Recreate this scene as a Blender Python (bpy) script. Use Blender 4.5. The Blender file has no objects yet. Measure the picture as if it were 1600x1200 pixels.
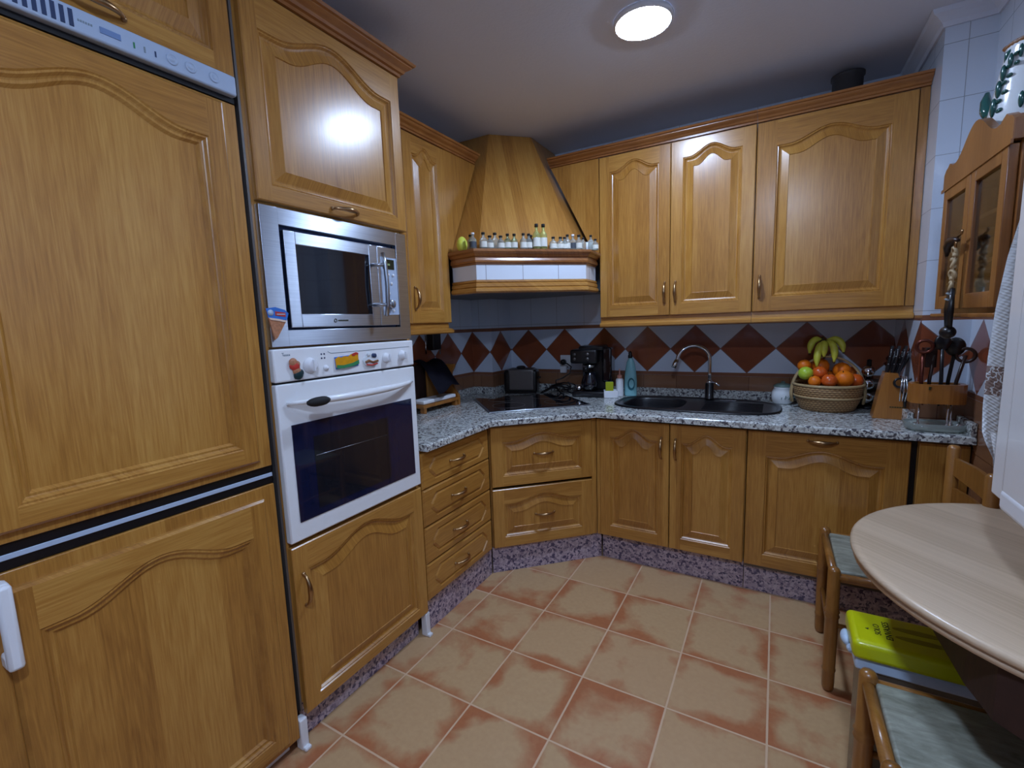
import bpy, bmesh, math, random
from mathutils import Vector, Matrix
random.seed(7)
COL = bpy.context.scene.collection
PI = math.pi
R = math.radians

# ------------------------------------------------------------------ materials
def lin(c):
    return tuple(((v/255)/12.92 if v/255 <= .04045 else ((v/255+.055)/1.055)**2.4) for v in c)+(1,)

class G:
    def __init__(s, name):
        s.m = bpy.data.materials.new(name); s.m.use_nodes = True
        s.t = s.m.node_tree; s.b = s.t.nodes['Principled BSDF']
    def n(s, typ, ins=None, **props):
        nd = s.t.nodes.new(typ)
        for k, v in props.items(): setattr(nd, k, v)
        for k, v in (ins or {}).items(): s.set(nd.inputs[k], v)
        return nd
    def set(s, inp, v):
        if isinstance(v, bpy.types.NodeSocket): s.t.links.new(v, inp)
        else: inp.default_value = v
    def m_(s, op, a, b=0.0, c=None):
        nd = s.n('ShaderNodeMath', {0: a, 1: b}, operation=op)
        if c is not None: s.set(nd.inputs[2], c)
        return nd.outputs[0]
    def mix(s, f, a, b, mode='MIX'):
        nd = s.n('ShaderNodeMix', {0: f, 6: a, 7: b}, data_type='RGBA', blend_type=mode)
        return nd.outputs[2]
    def ramp(s, f, stops, interp='LINEAR'):
        nd = s.n('ShaderNodeValToRGB', {0: f}); cr = nd.color_ramp; cr.interpolation = interp
        while len(cr.elements) < len(stops): cr.elements.new(.5)
        for e, (p, c) in zip(cr.elements, stops):
            e.position = p; e.color = c if isinstance(c, tuple) else (c, c, c, 1)
        return nd.outputs[0]
    def noise(s, vec, scale, detail=3, rough=.5, dist=0.0):
        nd = s.n('ShaderNodeTexNoise', {'Vector': vec, 'Scale': scale, 'Detail': detail, 'Roughness': rough, 'Distortion': dist})
        return nd.outputs[0]
    def obj(s): return s.n('ShaderNodeTexCoord').outputs['Object']
    def mapv(s, vec, scale=(1, 1, 1), loc=(0, 0, 0), rot=(0, 0, 0)):
        return s.n('ShaderNodeMapping', {0: vec, 1: loc, 2: rot, 3: scale}).outputs[0]
    def P(s, **kw):
        for k, v in kw.items():
            s.set(s.b.inputs[k.replace('_', ' ')], v)
        return s.m
    def bump(s, h, strength=.2, dist=.002):
        nd = s.n('ShaderNodeBump', {'Height': h, 'Strength': strength, 'Distance': dist})
        s.set(s.b.inputs['Normal'], nd.outputs[0])

def plain(name, rgb, rough=.5, metal=0.0, coat=0.0, trans=0.0, ior=1.45, var=0.04, scale=30, alpha=None):
    g = G(name); c = lin(rgb)
    nz = g.noise(g.obj(), scale, 2)
    d = tuple(max(0, v*(1-2.5*var)) for v in c[:3])+(1,)
    col = g.mix(nz, c, d)
    g.P(Base_Color=col, Roughness=rough, Metallic=metal, IOR=ior)
    g.b.inputs['Coat Weight'].default_value = coat
    g.b.inputs['Transmission Weight'].default_value = trans
    if alpha is not None: g.b.inputs['Alpha'].default_value = alpha
    return g.m

def wood(name, horiz=False, light=(202, 153, 78), mid=(174, 121, 53), dark=(138, 88, 35), rough=.29, coat=.42, plank=.085, contrast=1.0):
    g = G(name)
    o = g.obj(); rnd = g.n('ShaderNodeObjectInfo').outputs['Random']
    sep = g.n('ShaderNodeSeparateXYZ', {0: o})
    x, y, z = sep.outputs
    if horiz: x, z = z, x
    off = g.m_('MULTIPLY', rnd, 37.0)
    xs = g.m_('ADD', g.m_('ADD', x, y), off)
    # boards of different tone
    bd = g.m_('FLOOR', g.m_('DIVIDE', xs, plank))
    wn = g.n('ShaderNodeTexWhiteNoise', {'W': bd}, noise_dimensions='1D').outputs[0]
    v = g.n('ShaderNodeCombineXYZ', {0: xs, 1: g.m_('MULTIPLY', wn, 9.0), 2: g.m_('ADD', z, off)}).outputs[0]
    fine = g.noise(g.mapv(v, (130, 8, 5)), 1.6, 5, .65)
    big = g.noise(g.mapv(v, (14, 6, 1.7)), 1.5, 2, .5, .6)
    rings = g.m_('ADD', g.m_('MULTIPLY', g.m_('SINE', g.m_('MULTIPLY', big, 34.0)), .5), .5)
    f = g.m_('ADD', g.m_('ADD', g.m_('MULTIPLY', fine, .80*contrast), g.m_('MULTIPLY', rings, .07*contrast)), g.m_('MULTIPLY', g.m_('SUBTRACT', wn, .5), .22))
    col = g.ramp(f, [(.12, lin(dark)), (.42, lin(mid)), (.78, lin(light))])
    g.P(Base_Color=col, Roughness=rough)
    g.b.inputs['Coat Weight'].default_value = coat; g.b.inputs['Coat Roughness'].default_value = .22
    g.bump(fine, .12, .001)
    return g.m

def granite(name, base, mid, dark, scale=70):
    g = G(name); o = g.obj()
    d = g.n('ShaderNodeTexNoise', {'Vector': o, 'Scale': 45, 'Detail': 2})
    v = g.n('ShaderNodeVectorMath', {0: o, 1: d.outputs['Color']}, operation='MULTIPLY_ADD')
    v.inputs[1].default_value = (1, 1, 1)
    vv = g.n('ShaderNodeVectorMath', {0: d.outputs['Color'], 3: .022}, operation='SCALE').outputs[0]
    vv = g.n('ShaderNodeVectorMath', {0: o, 1: vv}, operation='ADD').outputs[0]
    vo = g.n('ShaderNodeTexVoronoi', {'Vector': vv, 'Scale': scale})
    sep = g.n('ShaderNodeSeparateColor', {0: vo.outputs['Color']}).outputs[0]
    c1 = g.ramp(sep, [(0, lin(dark)), (.16, lin(mid)), (.36, lin(base)), (.7, lin(tuple(min(255, b+18) for b in base)))], 'CONSTANT')
    nz = g.noise(o, 130, 3)
    c2 = g.mix(g.ramp(nz, [(.33, 1.0), (.42, 0.0)]), c1, lin(dark))
    g.P(Base_Color=c2, Roughness=.18)
    g.b.inputs['Coat Weight'].default_value = .3
    return g.m

MAT = {}
MAT['oak'] = wood('oak_vertical_grain')
MAT['oak_h'] = wood('oak_horizontal_grain', True)
MAT['oak_dark'] = wood('oak_moulding', True, (176, 118, 62), (148, 94, 48), (114, 68, 34), plank=.6)
MAT['chairwood'] = wood('chair_beech', False, (190, 138, 72), (164, 112, 52), (130, 84, 36), plank=.5, contrast=.6)
MAT['blockwood'] = wood('block_beech', False, (196, 136, 66), (180, 118, 52), (150, 94, 38), plank=.04, contrast=.5)
MAT['pine'] = wood('cabinet_pine', False, (178, 124, 66), (156, 102, 50), (124, 76, 34), plank=.07, contrast=.6)
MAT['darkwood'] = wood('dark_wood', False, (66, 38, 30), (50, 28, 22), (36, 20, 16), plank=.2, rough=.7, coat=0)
MAT['laminate'] = wood('table_laminate', False, (222, 200, 172), (204, 180, 152), (182, 158, 130), rough=.3, coat=.2, plank=.12, contrast=.8)
MAT['granite'] = granite('granite_worktop', (196, 200, 196), (158, 158, 156), (84, 82, 88), 110)
MAT['granite_p'] = granite('granite_plinth', (172, 156, 168), (140, 126, 144), (84, 76, 104), 90)
MAT['brass'] = plain('antique_brass', (176, 144, 106), .28, 1.0)
MAT['steel'] = plain('steel', (186, 192, 200), .28, 1.0)
MAT['chrome'] = plain('chrome', (225, 228, 232), .08, 1.0)
MAT['white'] = plain('white_enamel', (236, 238, 240), .22, coat=.3, var=.01)
MAT['whiteplastic'] = plain('white_plastic', (232, 234, 238), .4, var=.01)
MAT['black'] = plain('black_plastic', (16, 16, 20), .35, coat=.2)
MAT['rubber'] = plain('dark_rubber', (26, 26, 28), .7)
MAT['blackglass'] = plain('black_glass', (10, 12, 22), .06, coat=1.0, var=0)
MAT['navyglass'] = plain('navy_oven_glass', (16, 26, 56), .08, coat=1.0, var=0)
MAT['navyglass2'] = plain('inner_oven_glass', (22, 26, 34), .1, coat=1.0, var=0)
MAT['panelgrey'] = plain('pale_blue_grey_plastic', (176, 192, 214), .35, var=.01)
MAT['trimgrey'] = plain('grey_trim', (110, 106, 104), .4, .6)
MAT['slot'] = plain('dark_slot', (46, 62, 96), .6)
MAT['glass'] = plain('clear_glass', (226, 234, 228), .05, trans=.8, var=0)
MAT['paneglass'] = plain('cabinet_pane', (225, 230, 228), .05, trans=1.0, var=0)
MAT['greenglass'] = plain('green_glass', (214, 224, 150), .06, trans=.75, var=0)
MAT['paper'] = plain('bottle_label', (222, 222, 212), .6)
MAT['egg'] = plain('yellow_green_candle', (222, 232, 92), .4, var=.05)
MAT['ceramic'] = plain('white_ceramic', (226, 232, 236), .15, coat=.6, var=.02)
MAT['green'] = plain('dark_green_glaze', (28, 84, 80), .2, coat=.6)
MAT['sinkblack'] = plain('black_composite', (26, 26, 30), .3, var=.2, scale=200)
MAT['yellow'] = plain('yellow_lid', (196, 204, 8), .35, coat=.2, var=.03)
MAT['yellowdark'] = plain('lid_groove', (146, 146, 10), .5)
MAT['ink'] = plain('dark_ink', (52, 54, 20), .6)
MAT['smoke'] = plain('smoky_plastic', (92, 84, 76), .25, trans=.35)
MAT['bag'] = plain('pale_bag', (190, 212, 236), .4)
MAT['orange'] = plain('orange_peel', (236, 122, 16), .45, var=.08, scale=60)
MAT['tomato'] = plain('tomato_skin', (214, 92, 30), .25, coat=.4, var=.1)
MAT['apple'] = plain('green_apple', (176, 206, 62), .3, coat=.3)
MAT['banana'] = plain('banana_peel', (206, 204, 70), .45, var=.15)
MAT['bananatip'] = plain('banana_tip', (60, 46, 20), .6)
MAT['stem'] = plain('dark_stem', (52, 40, 22), .7)
MAT['navycloth'] = plain('navy_cloth', (30, 28, 48), .85, var=.2)
MAT['pink'] = plain('pink_nozzle', (232, 160, 140), .4)
MAT['sponge'] = plain('sponge_green', (168, 176, 30), .9, var=.1)
MAT['spongeblue'] = plain('sponge_scourer', (52, 78, 76), .9, var=.1)
MAT['teal'] = plain('turquoise_detergent', (150, 214, 222), .15, trans=.1, coat=.4)
MAT['tealdark'] = plain('teal_label', (24, 96, 110), .4)
MAT['red'] = plain('red_print', (196, 60, 50), .5)
MAT['pinkprint'] = plain('magenta_print', (206, 90, 150), .5)
MAT['blueprint'] = plain('blue_print', (60, 120, 206), .4)
MAT['pizza'] = plain('pizza_print', (206, 142, 104), .5, var=.25, scale=160)
MAT['cream'] = plain('cream_print', (232, 206, 186), .5)
MAT['amber'] = plain('amber_paint', (240, 168, 26), .4, var=.15, scale=80)
MAT['greenpaint'] = plain('green_paint', (60, 140, 90), .4)
MAT['darkgreen'] = plain('dark_green_paint', (22, 52, 56), .4)
MAT['brown'] = plain('brown_paint', (130, 84, 44), .5)
MAT['beads'] = plain('beige_bone', (186, 162, 124), .5, var=.15, scale=90)
MAT['darkbrown'] = plain('dark_horn', (48, 30, 24), .35)
MAT['copper'] = plain('dark_copper', (104, 56, 46), .3, .8)
MAT['duct'] = plain('grey_duct', (70, 68, 70), .6, .2)
MAT['spice'] = plain('spice_dark', (70, 52, 44), .4)
MAT['lcd'] = plain('lcd_green', (34, 44, 34), .25)
MAT['lcdmark'] = plain('lcd_digits', (150, 168, 110), .4)
MAT['displayblue'] = plain('display_blue', (120, 146, 190), .3)
MAT['greymark'] = plain('grey_marking', (136, 150, 160), .5)
MAT['pattern'] = plain('jar_pattern', (110, 136, 130), .4)
MAT['greyplate'] = plain('grey_blue_cloth', (78, 88, 108), .8)

def steel_brushed():
    g = G('brushed_steel'); o = g.obj()
    nz = g.noise(g.mapv(o, (2, 2, 260)), 2.0, 4, .6)
    g.P(Base_Color=g.ramp(nz, [(.3, lin((184, 194, 208))), (.7, lin((214, 222, 234)))]), Metallic=1.0, Roughness=.34)
    g.b.inputs['Anisotropic'].default_value = .9; g.b.inputs['Anisotropic Rotation'].default_value = .25
    tg = g.n('ShaderNodeTangent', direction_type='RADIAL', axis='Z'); g.set(g.b.inputs['Tangent'], tg.outputs[0])
    return g.m
MAT['brushed'] = steel_brushed()

def seat_mat():
    g = G('grey_marbled_seat'); o = g.obj()
    a = g.noise(g.mapv(o, (9, 26, 9)), 1.6, 5, .65, .5)
    g.P(Base_Color=g.ramp(a, [(.3, lin((112, 114, 100))), (.55, lin((146, 148, 134))), (.75, lin((170, 172, 158)))]), Roughness=.45)
    return g.m
MAT['seat'] = seat_mat()

def wicker():
    g = G('wicker'); o = g.obj(); sep = g.n('ShaderNodeSeparateXYZ', {0: o})
    a = g.m_('ARCTAN2', sep.outputs[1], sep.outputs[0])
    rows = g.m_('SINE', g.m_('MULTIPLY', sep.outputs[2], 620.0))
    cols = g.m_('SINE', g.m_('ADD', g.m_('MULTIPLY', a, 46.0), g.m_('MULTIPLY', g.m_('FLOOR', g.m_('MULTIPLY', sep.outputs[2], 98.7)), 3.14)))
    h = g.m_('ADD', g.m_('MULTIPLY', rows, .3), g.m_('MULTIPLY', cols, .2))
    col = g.ramp(g.m_('ADD', h, .5), [(.1, lin((96, 66, 38))), (.5, lin((150, 112, 70))), (.9, lin((184, 150, 100)))])
    g.P(Base_Color=col, Roughness=.6); g.bump(h, .8, .004)
    return g.m
MAT['wicker'] = wicker()
MAT['cane'] = plain('pale_cane', (186, 160, 116), .5, var=.12)

def lace():
    g = G('towel_cotton'); o = g.obj(); sep = g.n('ShaderNodeSeparateXYZ', {0: o})
    z = sep.outputs[2]; x = sep.outputs[0]
    band = g.m_('LESS_THAN', g.m_('ABSOLUTE', g.m_('SUBTRACT', z, 1.155)), .035)
    pat = g.noise(o, 55, 2)
    pm = g.m_('MULTIPLY', band, g.m_('GREATER_THAN', g.m_('ABSOLUTE', g.m_('SUBTRACT', pat, .5)), .035))
    waf = g.m_('MULTIPLY', g.m_('SINE', g.m_('MULTIPLY', z, 640.0)), g.m_('SINE', g.m_('MULTIPLY', g.m_('ADD', x, g.m_('MULTIPLY', z, .3)), 800.0)))
    col = g.mix(pm, lin((222, 224, 226)), lin((146, 122, 112)))
    g.P(Base_Color=col, Roughness=.9); g.bump(waf, .45, .002)
    return g.m
MAT['towel'] = lace()

def floor_mat():
    g = G('terracotta_floor'); o = g.obj(); sep = g.n('ShaderNodeSeparateXYZ', {0: o})
    S = .3035
    u = g.m_('DIVIDE', g.m_('SUBTRACT', sep.outputs[0], .3687), S)
    v = g.m_('DIVIDE', g.m_('SUBTRACT', sep.outputs[1], 1.2866), S)
    fu, fv = g.m_('FRACT', u), g.m_('FRACT', v)
    du = g.m_('SUBTRACT', .5, g.m_('ABSOLUTE', g.m_('SUBTRACT', fu, .5)))
    dv = g.m_('SUBTRACT', .5, g.m_('ABSOLUTE', g.m_('SUBTRACT', fv, .5)))
    dm = g.m_('MINIMUM', du, dv)
    wob = g.noise(o, 25, 2)
    grout = g.m_('LESS_THAN', g.m_('ADD', dm, g.m_('MULTIPLY', g.m_('SUBTRACT', wob, .5), .006)), .0105)
    cid = g.n('ShaderNodeCombineXYZ', {0: g.m_('FLOOR', u), 1: g.m_('FLOOR', v), 2: 0.0}).outputs[0]
    wn = g.n('ShaderNodeTexWhiteNoise', {'Vector': cid}, noise_dimensions='3D')
    off = g.n('ShaderNodeVectorMath', {0: wn.outputs['Color'], 3: 17.0}, operation='SCALE').outputs[0]
    vec = g.n('ShaderNodeVectorMath', {0: o, 1: off}, operation='ADD').outputs[0]
    bl = g.noise(vec, 4.2, 5, .55, .3)
    edge = g.m_('MULTIPLY', g.m_('SUBTRACT', 1.0, g.ramp(dm, [(0, 0.0), (.22, 1.0)])), .17)
    bm_ = g.m_('ADD', bl, edge)
    mask = g.ramp(bm_, [(.55, 0.0), (.70, 1.0)])
    fine = g.noise(vec, 60, 4)
    tan = g.mix(fine, lin((200, 166, 122)), lin((184, 148, 106)))
    tan = g.mix(g.m_('MULTIPLY', wn.outputs[0], .35), tan, lin((192, 150, 112)))
    ora = g.mix(fine, lin((184, 118, 76)), lin((164, 98, 62)))
    col = g.mix(mask, tan, ora)
    col = g.mix(grout, col, lin((214, 182, 148)))
    g.P(Base_Color=col, Roughness=.42)
    g.bump(g.m_('MINIMUM', dm, .02), .5, .05)
    return g.m
MAT['floor'] = floor_mat()

def walltile():
    # u: metres along the wall from a diamond centre, v: height in metres
    g = G('kitchen_wall_tiles'); uv = g.n('ShaderNodeUVMap').outputs[0]
    sep = g.n('ShaderNodeSeparateXYZ', {0: uv}); u, v = sep.outputs[0], sep.outputs[1]
    D = .2825
    fu = g.m_('SUBTRACT', g.m_('FRACT', g.m_('ADD', g.m_('DIVIDE', u, D), .5)), .5)
    au = g.m_('MULTIPLY', g.m_('ABSOLUTE', fu), 2.0)
    av = g.m_('DIVIDE', g.m_('ABSOLUTE', g.m_('SUBTRACT', v, 1.1445)), D/2)
    d = g.m_('ADD', au, av)
    inband = g.m_('LESS_THAN', av, 1.0)
    dia = g.m_('LESS_THAN', d, .985)
    dline = g.m_('LESS_THAN', g.m_('ABSOLUTE', g.m_('SUBTRACT', d, 1.0)), .02)
    # white field tiles 20 cm
    def joint(c, s, o0, w):
        f = g.m_('FRACT', g.m_('DIVIDE', g.m_('SUBTRACT', c, o0), s))
        return g.m_('GREATER_THAN', g.m_('ABSOLUTE', g.m_('SUBTRACT', f, .5)), .5-w)
    j = g.m_('MAXIMUM', joint(v, .2, .925, .006), joint(u, .2, .06, .006))
    bl = g.noise(uv, 3, 2)
    white = g.mix(bl, lin((212, 222, 236)), lin((200, 212, 228)))
    field = g.mix(j, white, lin((150, 158, 168)))
    rnd = g.n('ShaderNodeTexWhiteNoise', {'W': g.m_('FLOOR', g.m_('ADD', g.m_('DIVIDE', u, D), .5))}, noise_dimensions='1D').outputs[0]
    nz = g.noise(uv, 9, 3)
    terra = g.mix(g.m_('ADD', g.m_('MULTIPLY', nz, .6), g.m_('MULTIPLY', rnd, .4)), lin((150, 82, 52)), lin((118, 60, 40)))
    band = g.mix(dia, white, terra)
    band = g.mix(dline, band, lin((120, 96, 92)))
    c = g.mix(inband, field, band)
    lis = g.m_('MAXIMUM', g.m_('LESS_THAN', g.m_('ABSOLUTE', g.m_('SUBTRACT', v, 1.2965)), .011),
               g.m_('LESS_THAN', g.m_('ABSOLUTE', g.m_('SUBTRACT', v, .993)), .0105))
    c = g.mix(lis, c, lin((134, 88, 66)))
    low = g.m_('LESS_THAN', v, .982)
    rb = g.n('ShaderNodeTexWhiteNoise', {'W': g.m_('FLOOR', g.m_('DIVIDE', g.m_('SUBTRACT', u, .06), .2))}, noise_dimensions='1D').outputs[0]
    br = g.mix(g.m_('ADD', g.m_('MULTIPLY', nz, .5), g.m_('MULTIPLY', rb, .5)), lin((152, 110, 80)), lin((124, 84, 62)))
    br = g.mix(joint(u, .2, .06, .008), br, lin((104, 66, 50)))
    br = g.mix(joint(v, .1, .982, .02), br, lin((104, 66, 50)))
    c = g.mix(low, c, br)
    g.P(Base_Color=c, Roughness=.16)
    g.b.inputs['Coat Weight'].default_value = .4
    g.bump(g.m_('ADD', j, lis), -.15, .002)
    return g.m
MAT['walltile'] = walltile()

def plaster(name, rgb):
    g = G(name); o = g.obj(); nz = g.noise(o, 90, 4)
    g.P(Base_Color=lin(rgb), Roughness=.9); g.bump(nz, .25, .003)
    return g.m
MAT['ceiling'] = plaster('ceiling_paint', (216, 222, 236))
MAT['wallpaint'] = plaster('wall_paint', (206, 204, 200))

def emis(name, rgb, s):
    g = G(name); g.P(Base_Color=lin(rgb)); g.b.inputs['Emission Color'].default_value = lin(rgb)
    g.b.inputs['Emission Strength'].default_value = s
    return g.m

# ------------------------------------------------------------------ mesh helpers
CUR = [0]
def box(bm, x0, x1, y0, y1, z0, z1, bev=0, mi=0, seg=2):
    r = bmesh.ops.create_cube(bm, size=1)
    vs = r['verts']
    for v in vs:
        v.co = Vector(((x0+x1)/2+v.co.x*(x1-x0), (y0+y1)/2+v.co.y*(y1-y0), (z0+z1)/2+v.co.z*(z1-z0)))
    fs = set(f for v in vs for f in v.link_faces)
    for f in fs: f.material_index = mi
    if bev > 0:
        es = list(set(e for v in vs for e in v.link_edges))
        q = bmesh.ops.bevel(bm, geom=es, offset=bev, segments=seg, profile=.5, affect='EDGES')
        for f in q['faces']: f.material_index = mi; f.smooth = True
def prism(bm, poly, z0, z1, mi=0, mat=None, bev=0):
    """poly in XY extruded over z; mat = 4x4 applied"""
    a = [bm.verts.new((p[0], p[1], z0)) for p in poly]
    b = [bm.verts.new((p[0], p[1], z1)) for p in poly]
    fs = [bm.faces.new(a[::-1]), bm.faces.new(b)]
    n = len(poly)
    for i in range(n):
        fs.append(bm.faces.new((a[i], a[(i+1) % n], b[(i+1) % n], b[i])))
    for f in fs: f.material_index = mi
    if bev:
        es = list(set(e for f in fs[:2] for e in f.edges))
        bmesh.ops.bevel(bm, geom=es, offset=bev, segments=2, profile=.5, affect='EDGES')
        # fallthrough: bevel keeps the two caps
    if mat is not None:
        bmesh.ops.transform(bm, matrix=mat, verts=[v for v in (a+b) if v.is_valid])
    return a+b
def lathe(bm, prof, seg=24, c=(0, 0, 0), mi=0, axis=None, smooth=True, cap=True):
    """prof: list of (r, z)"""
    rows = []
    for r, z in prof:
        row = []
        for i in range(seg):
            a = 2*PI*i/seg
            row.append(bm.verts.new((r*math.cos(a), r*math.sin(a), z)))
        rows.append(row)
    fs = []
    for k in range(len(rows)-1):
        for i in range(seg):
            fs.append(bm.faces.new((rows[k][i], rows[k][(i+1) % seg], rows[k+1][(i+1) % seg], rows[k+1][i])))
    if cap:
        if prof[0][0] > 1e-5: fs.append(bm.faces.new(rows[0][::-1]))
        if prof[-1][0] > 1e-5: fs.append(bm.faces.new(rows[-1]))
    for f in fs: f.material_index = mi; f.smooth = smooth
    vs = [v for row in rows for v in row]
    M = Matrix.Translation(Vector(c))
    if axis is not None:
        M = M @ Vector((0, 0, 1)).rotation_difference(Vector(axis)).to_matrix().to_4x4()
    bmesh.ops.transform(bm, matrix=M, verts=vs)
    return vs
def tube(bm, pts, rad, seg=10, mi=0, flat=1.0):
    """swept tube; rad scalar or list"""
    pts = [Vector(p) for p in pts]; n = len(pts)
    if not hasattr(rad, '__len__'): rad = [rad]*n
    rows = []; up = None
    for i, p in enumerate(pts):
        t = (pts[min(i+1, n-1)]-pts[max(i-1, 0)]).normalized()
        if up is None:
            up = Vector((0, 0, 1)) if abs(t.z) < .9 else Vector((1, 0, 0))
        s = t.cross(up).normalized(); u2 = s.cross(t).normalized(); up = u2
        row = [bm.verts.new(p+(s*math.cos(2*PI*k/seg)+u2*math.sin(2*PI*k/seg)*flat)*rad[i]) for k in range(seg)]
        rows.append(row)
    for i in range(n-1):
        for k in range(seg):
            f = bm.faces.new((rows[i][k], rows[i][(k+1) % seg], rows[i+1][(k+1) % seg], rows[i+1][k])); f.smooth = True; f.material_index = mi
    for row, fl in ((rows[0], True), (rows[-1], False)):
        f = bm.faces.new(row[::-1] if fl else row); f.material_index = mi
def sph(bm, c, r, sx=1, sy=1, sz=1, seg=20, mi=0):
    q = bmesh.ops.create_uvsphere(bm, u_segments=seg, v_segments=max(8, seg//2), radius=r)
    for v in q['verts']: v.co = Vector((v.co.x*sx+c[0], v.co.y*sy+c[1], v.co.z*sz+c[2]))
    for f in set(f for v in q['verts'] for f in v.link_faces): f.smooth = True; f.material_index = mi
def torus(bm, c, R_, r, axis=(0, 0, 1), seg=28, s2=8, mi=0, arc=1.0, start=0):
    M = Matrix.Translation(Vector(c)) @ Vector((0, 0, 1)).rotation_difference(Vector(axis)).to_matrix().to_4x4()
    n = seg if arc >= 1 else seg+1
    rows = []
    for i in range(n):
        a = start+2*PI*arc*i/seg
        rows.append([bm.verts.new(M @ Vector(((R_+r*math.cos(2*PI*k/s2))*math.cos(a), (R_+r*math.cos(2*PI*k/s2))*math.sin(a), r*math.sin(2*PI*k/s2)))) for k in range(s2)])
    m = n if arc >= 1 else n-1
    for i in range(m):
        for k in range(s2):
            f = bm.faces.new((rows[i][k], rows[(i+1) % n][k], rows[(i+1) % n][(k+1) % s2], rows[i][(k+1) % s2])); f.smooth = True; f.material_index = mi
def sweep(bm, path, prof, mi=0, closed=False):
    """path: 2D points; prof: (offset to the right of travel, z); mitred"""
    n = len(path); P = [Vector(p) for p in path]; rows = []
    for i in range(n):
        d0 = (P[i]-P[i-1]).normalized() if (i > 0 or closed) else (P[1]-P[0]).normalized()
        d1 = (P[(i+1) % n]-P[i]).normalized() if (i < n-1 or closed) else d0
        n0 = Vector((d0.y, -d0.x)); n1 = Vector((d1.y, -d1.x))
        m = n0+n1; m = m/(max(.2, m.dot(n0))) if m.length > 1e-6 else n0
        rows.append([bm.verts.new((P[i].x+m.x*o, P[i].y+m.y*o, z)) for o, z in prof])
    k = len(prof); rng = n if closed else n-1
    for i in range(rng):
        for j in range(k):
            f = bm.faces.new((rows[i][j], rows[(i+1) % n][j], rows[(i+1) % n][(j+1) % k], rows[i][(j+1) % k])); f.material_index = mi
    if not closed:
        bm.faces.new(rows[0][::-1]).material_index = mi; bm.faces.new(rows[-1]).material_index = mi

def done(name, bm, mats, parent=None, loc=None, rotz=0, flipfix=True):
    if flipfix: bmesh.ops.recalc_face_normals(bm, faces=bm.faces[:])
    me = bpy.data.meshes.new(name); bm.to_mesh(me); bm.free()
    if not isinstance(mats, (list, tuple)): mats = [mats]
    for m in mats: me.materials.append(MAT[m] if isinstance(m, str) else m)
    o = bpy.data.objects.new(name, me); COL.objects.link(o)
    if parent is not None: o.parent = parent
    if loc is not None: o.location = loc
    if rotz: o.rotation_euler.z = rotz
    return o
NB = bmesh.new
def tag(o, label, cat, group=None, kind=None):
    o['label'] = label
    if cat: o['category'] = cat
    if group: o['group'] = group
    if kind: o['kind'] = kind
    return o
def thing(name, label, cat, loc=(0, 0, 0), rotz=0, group=None):
    o = bpy.data.objects.new(name, None); COL.objects.link(o)
    o.empty_display_size = .05
    o.location = loc; o.rotation_euler.z = rotz
    return tag(o, label, cat, group)
def struct(o, label=None):
    o['kind'] = 'structure'
    if label: o['label'] = label
    return o
def sub(name, mats, parent, fn, loc=None, rotz=0, label=None):
    bm = NB(); fn(bm); o = done(name, bm, mats, parent, loc, rotz)
    if label: o['label'] = label
    return o
def dup(root, loc=None, rotz=None, label=None, group=None):
    r = root.copy(); COL.objects.link(r)
    if loc is not None: r.location = loc
    if rotz is not None: r.rotation_euler.z = rotz
    if label: r['label'] = label
    if group: r['group'] = group
    for ch in list(root.children):
        c = ch.copy(); COL.objects.link(c); c.parent = r
        for gch in list(ch.children):
            d = gch.copy(); COL.objects.link(d); d.parent = c
    return r
def text(name, s, size, parent, mat, M, ext=.0006):
    cu = bpy.data.curves.new(name, 'FONT'); cu.body = s; cu.size = size; cu.extrude = ext; cu.align_x = 'CENTER'
    tmp = bpy.data.objects.new(name, cu)
    COL.objects.link(tmp); bpy.context.view_layer.update()
    me = bpy.data.meshes.new_from_object(tmp); bpy.data.objects.remove(tmp)
    me.materials.clear(); me.materials.append(MAT[mat])
    o = bpy.data.objects.new(name, me); COL.objects.link(o); o.parent = parent; o.matrix_local = M
    return o

# ------------------------------------------------------------------ doors
def bumpf(s):
    s = min(1, abs(s)/.80)
    return .5*(1+math.cos(PI*s))
def arch(x0, x1, z0, z1, h, t, n=28):
    x0 += t; x1 -= t; z0 += t; z1 -= t
    pts = [(x0, z0), (x1, z0)]
    c = (x0+x1)/2; w = (x1-x0)/2
    for i in range(n+1):
        x = x1+(x0-x1)*i/n
        pts.append((x, z1+h*bumpf((x-c)/w)))
    return pts
def loops(bm, outl, depths, yf, mi):
    """outl(t) outline; depths list of (t, depth behind front)"""
    rows = [[bm.verts.new((x, yf+d, z)) for x, z in outl(t)] for t, d in depths]
    n = len(rows[0])
    for a, b in zip(rows, rows[1:]):
        for i in range(n):
            f = bm.faces.new((a[i], a[(i+1) % n], b[(i+1) % n], b[i])); f.material_index = mi
    f = bm.faces.new(rows[-1]); f.material_index = mi
RAISED = [(0, 0), (.003, .0045), (.007, .0035), (.012, .0105), (.017, .0125), (.021, .012), (.050, .0025), (.0515, .0058), (.055, .0058)]
FLAT = [(0, 0), (.004, .002), (.007, .0018), (.012, .006), (.015, .0058), (.020, .012)]
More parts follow.
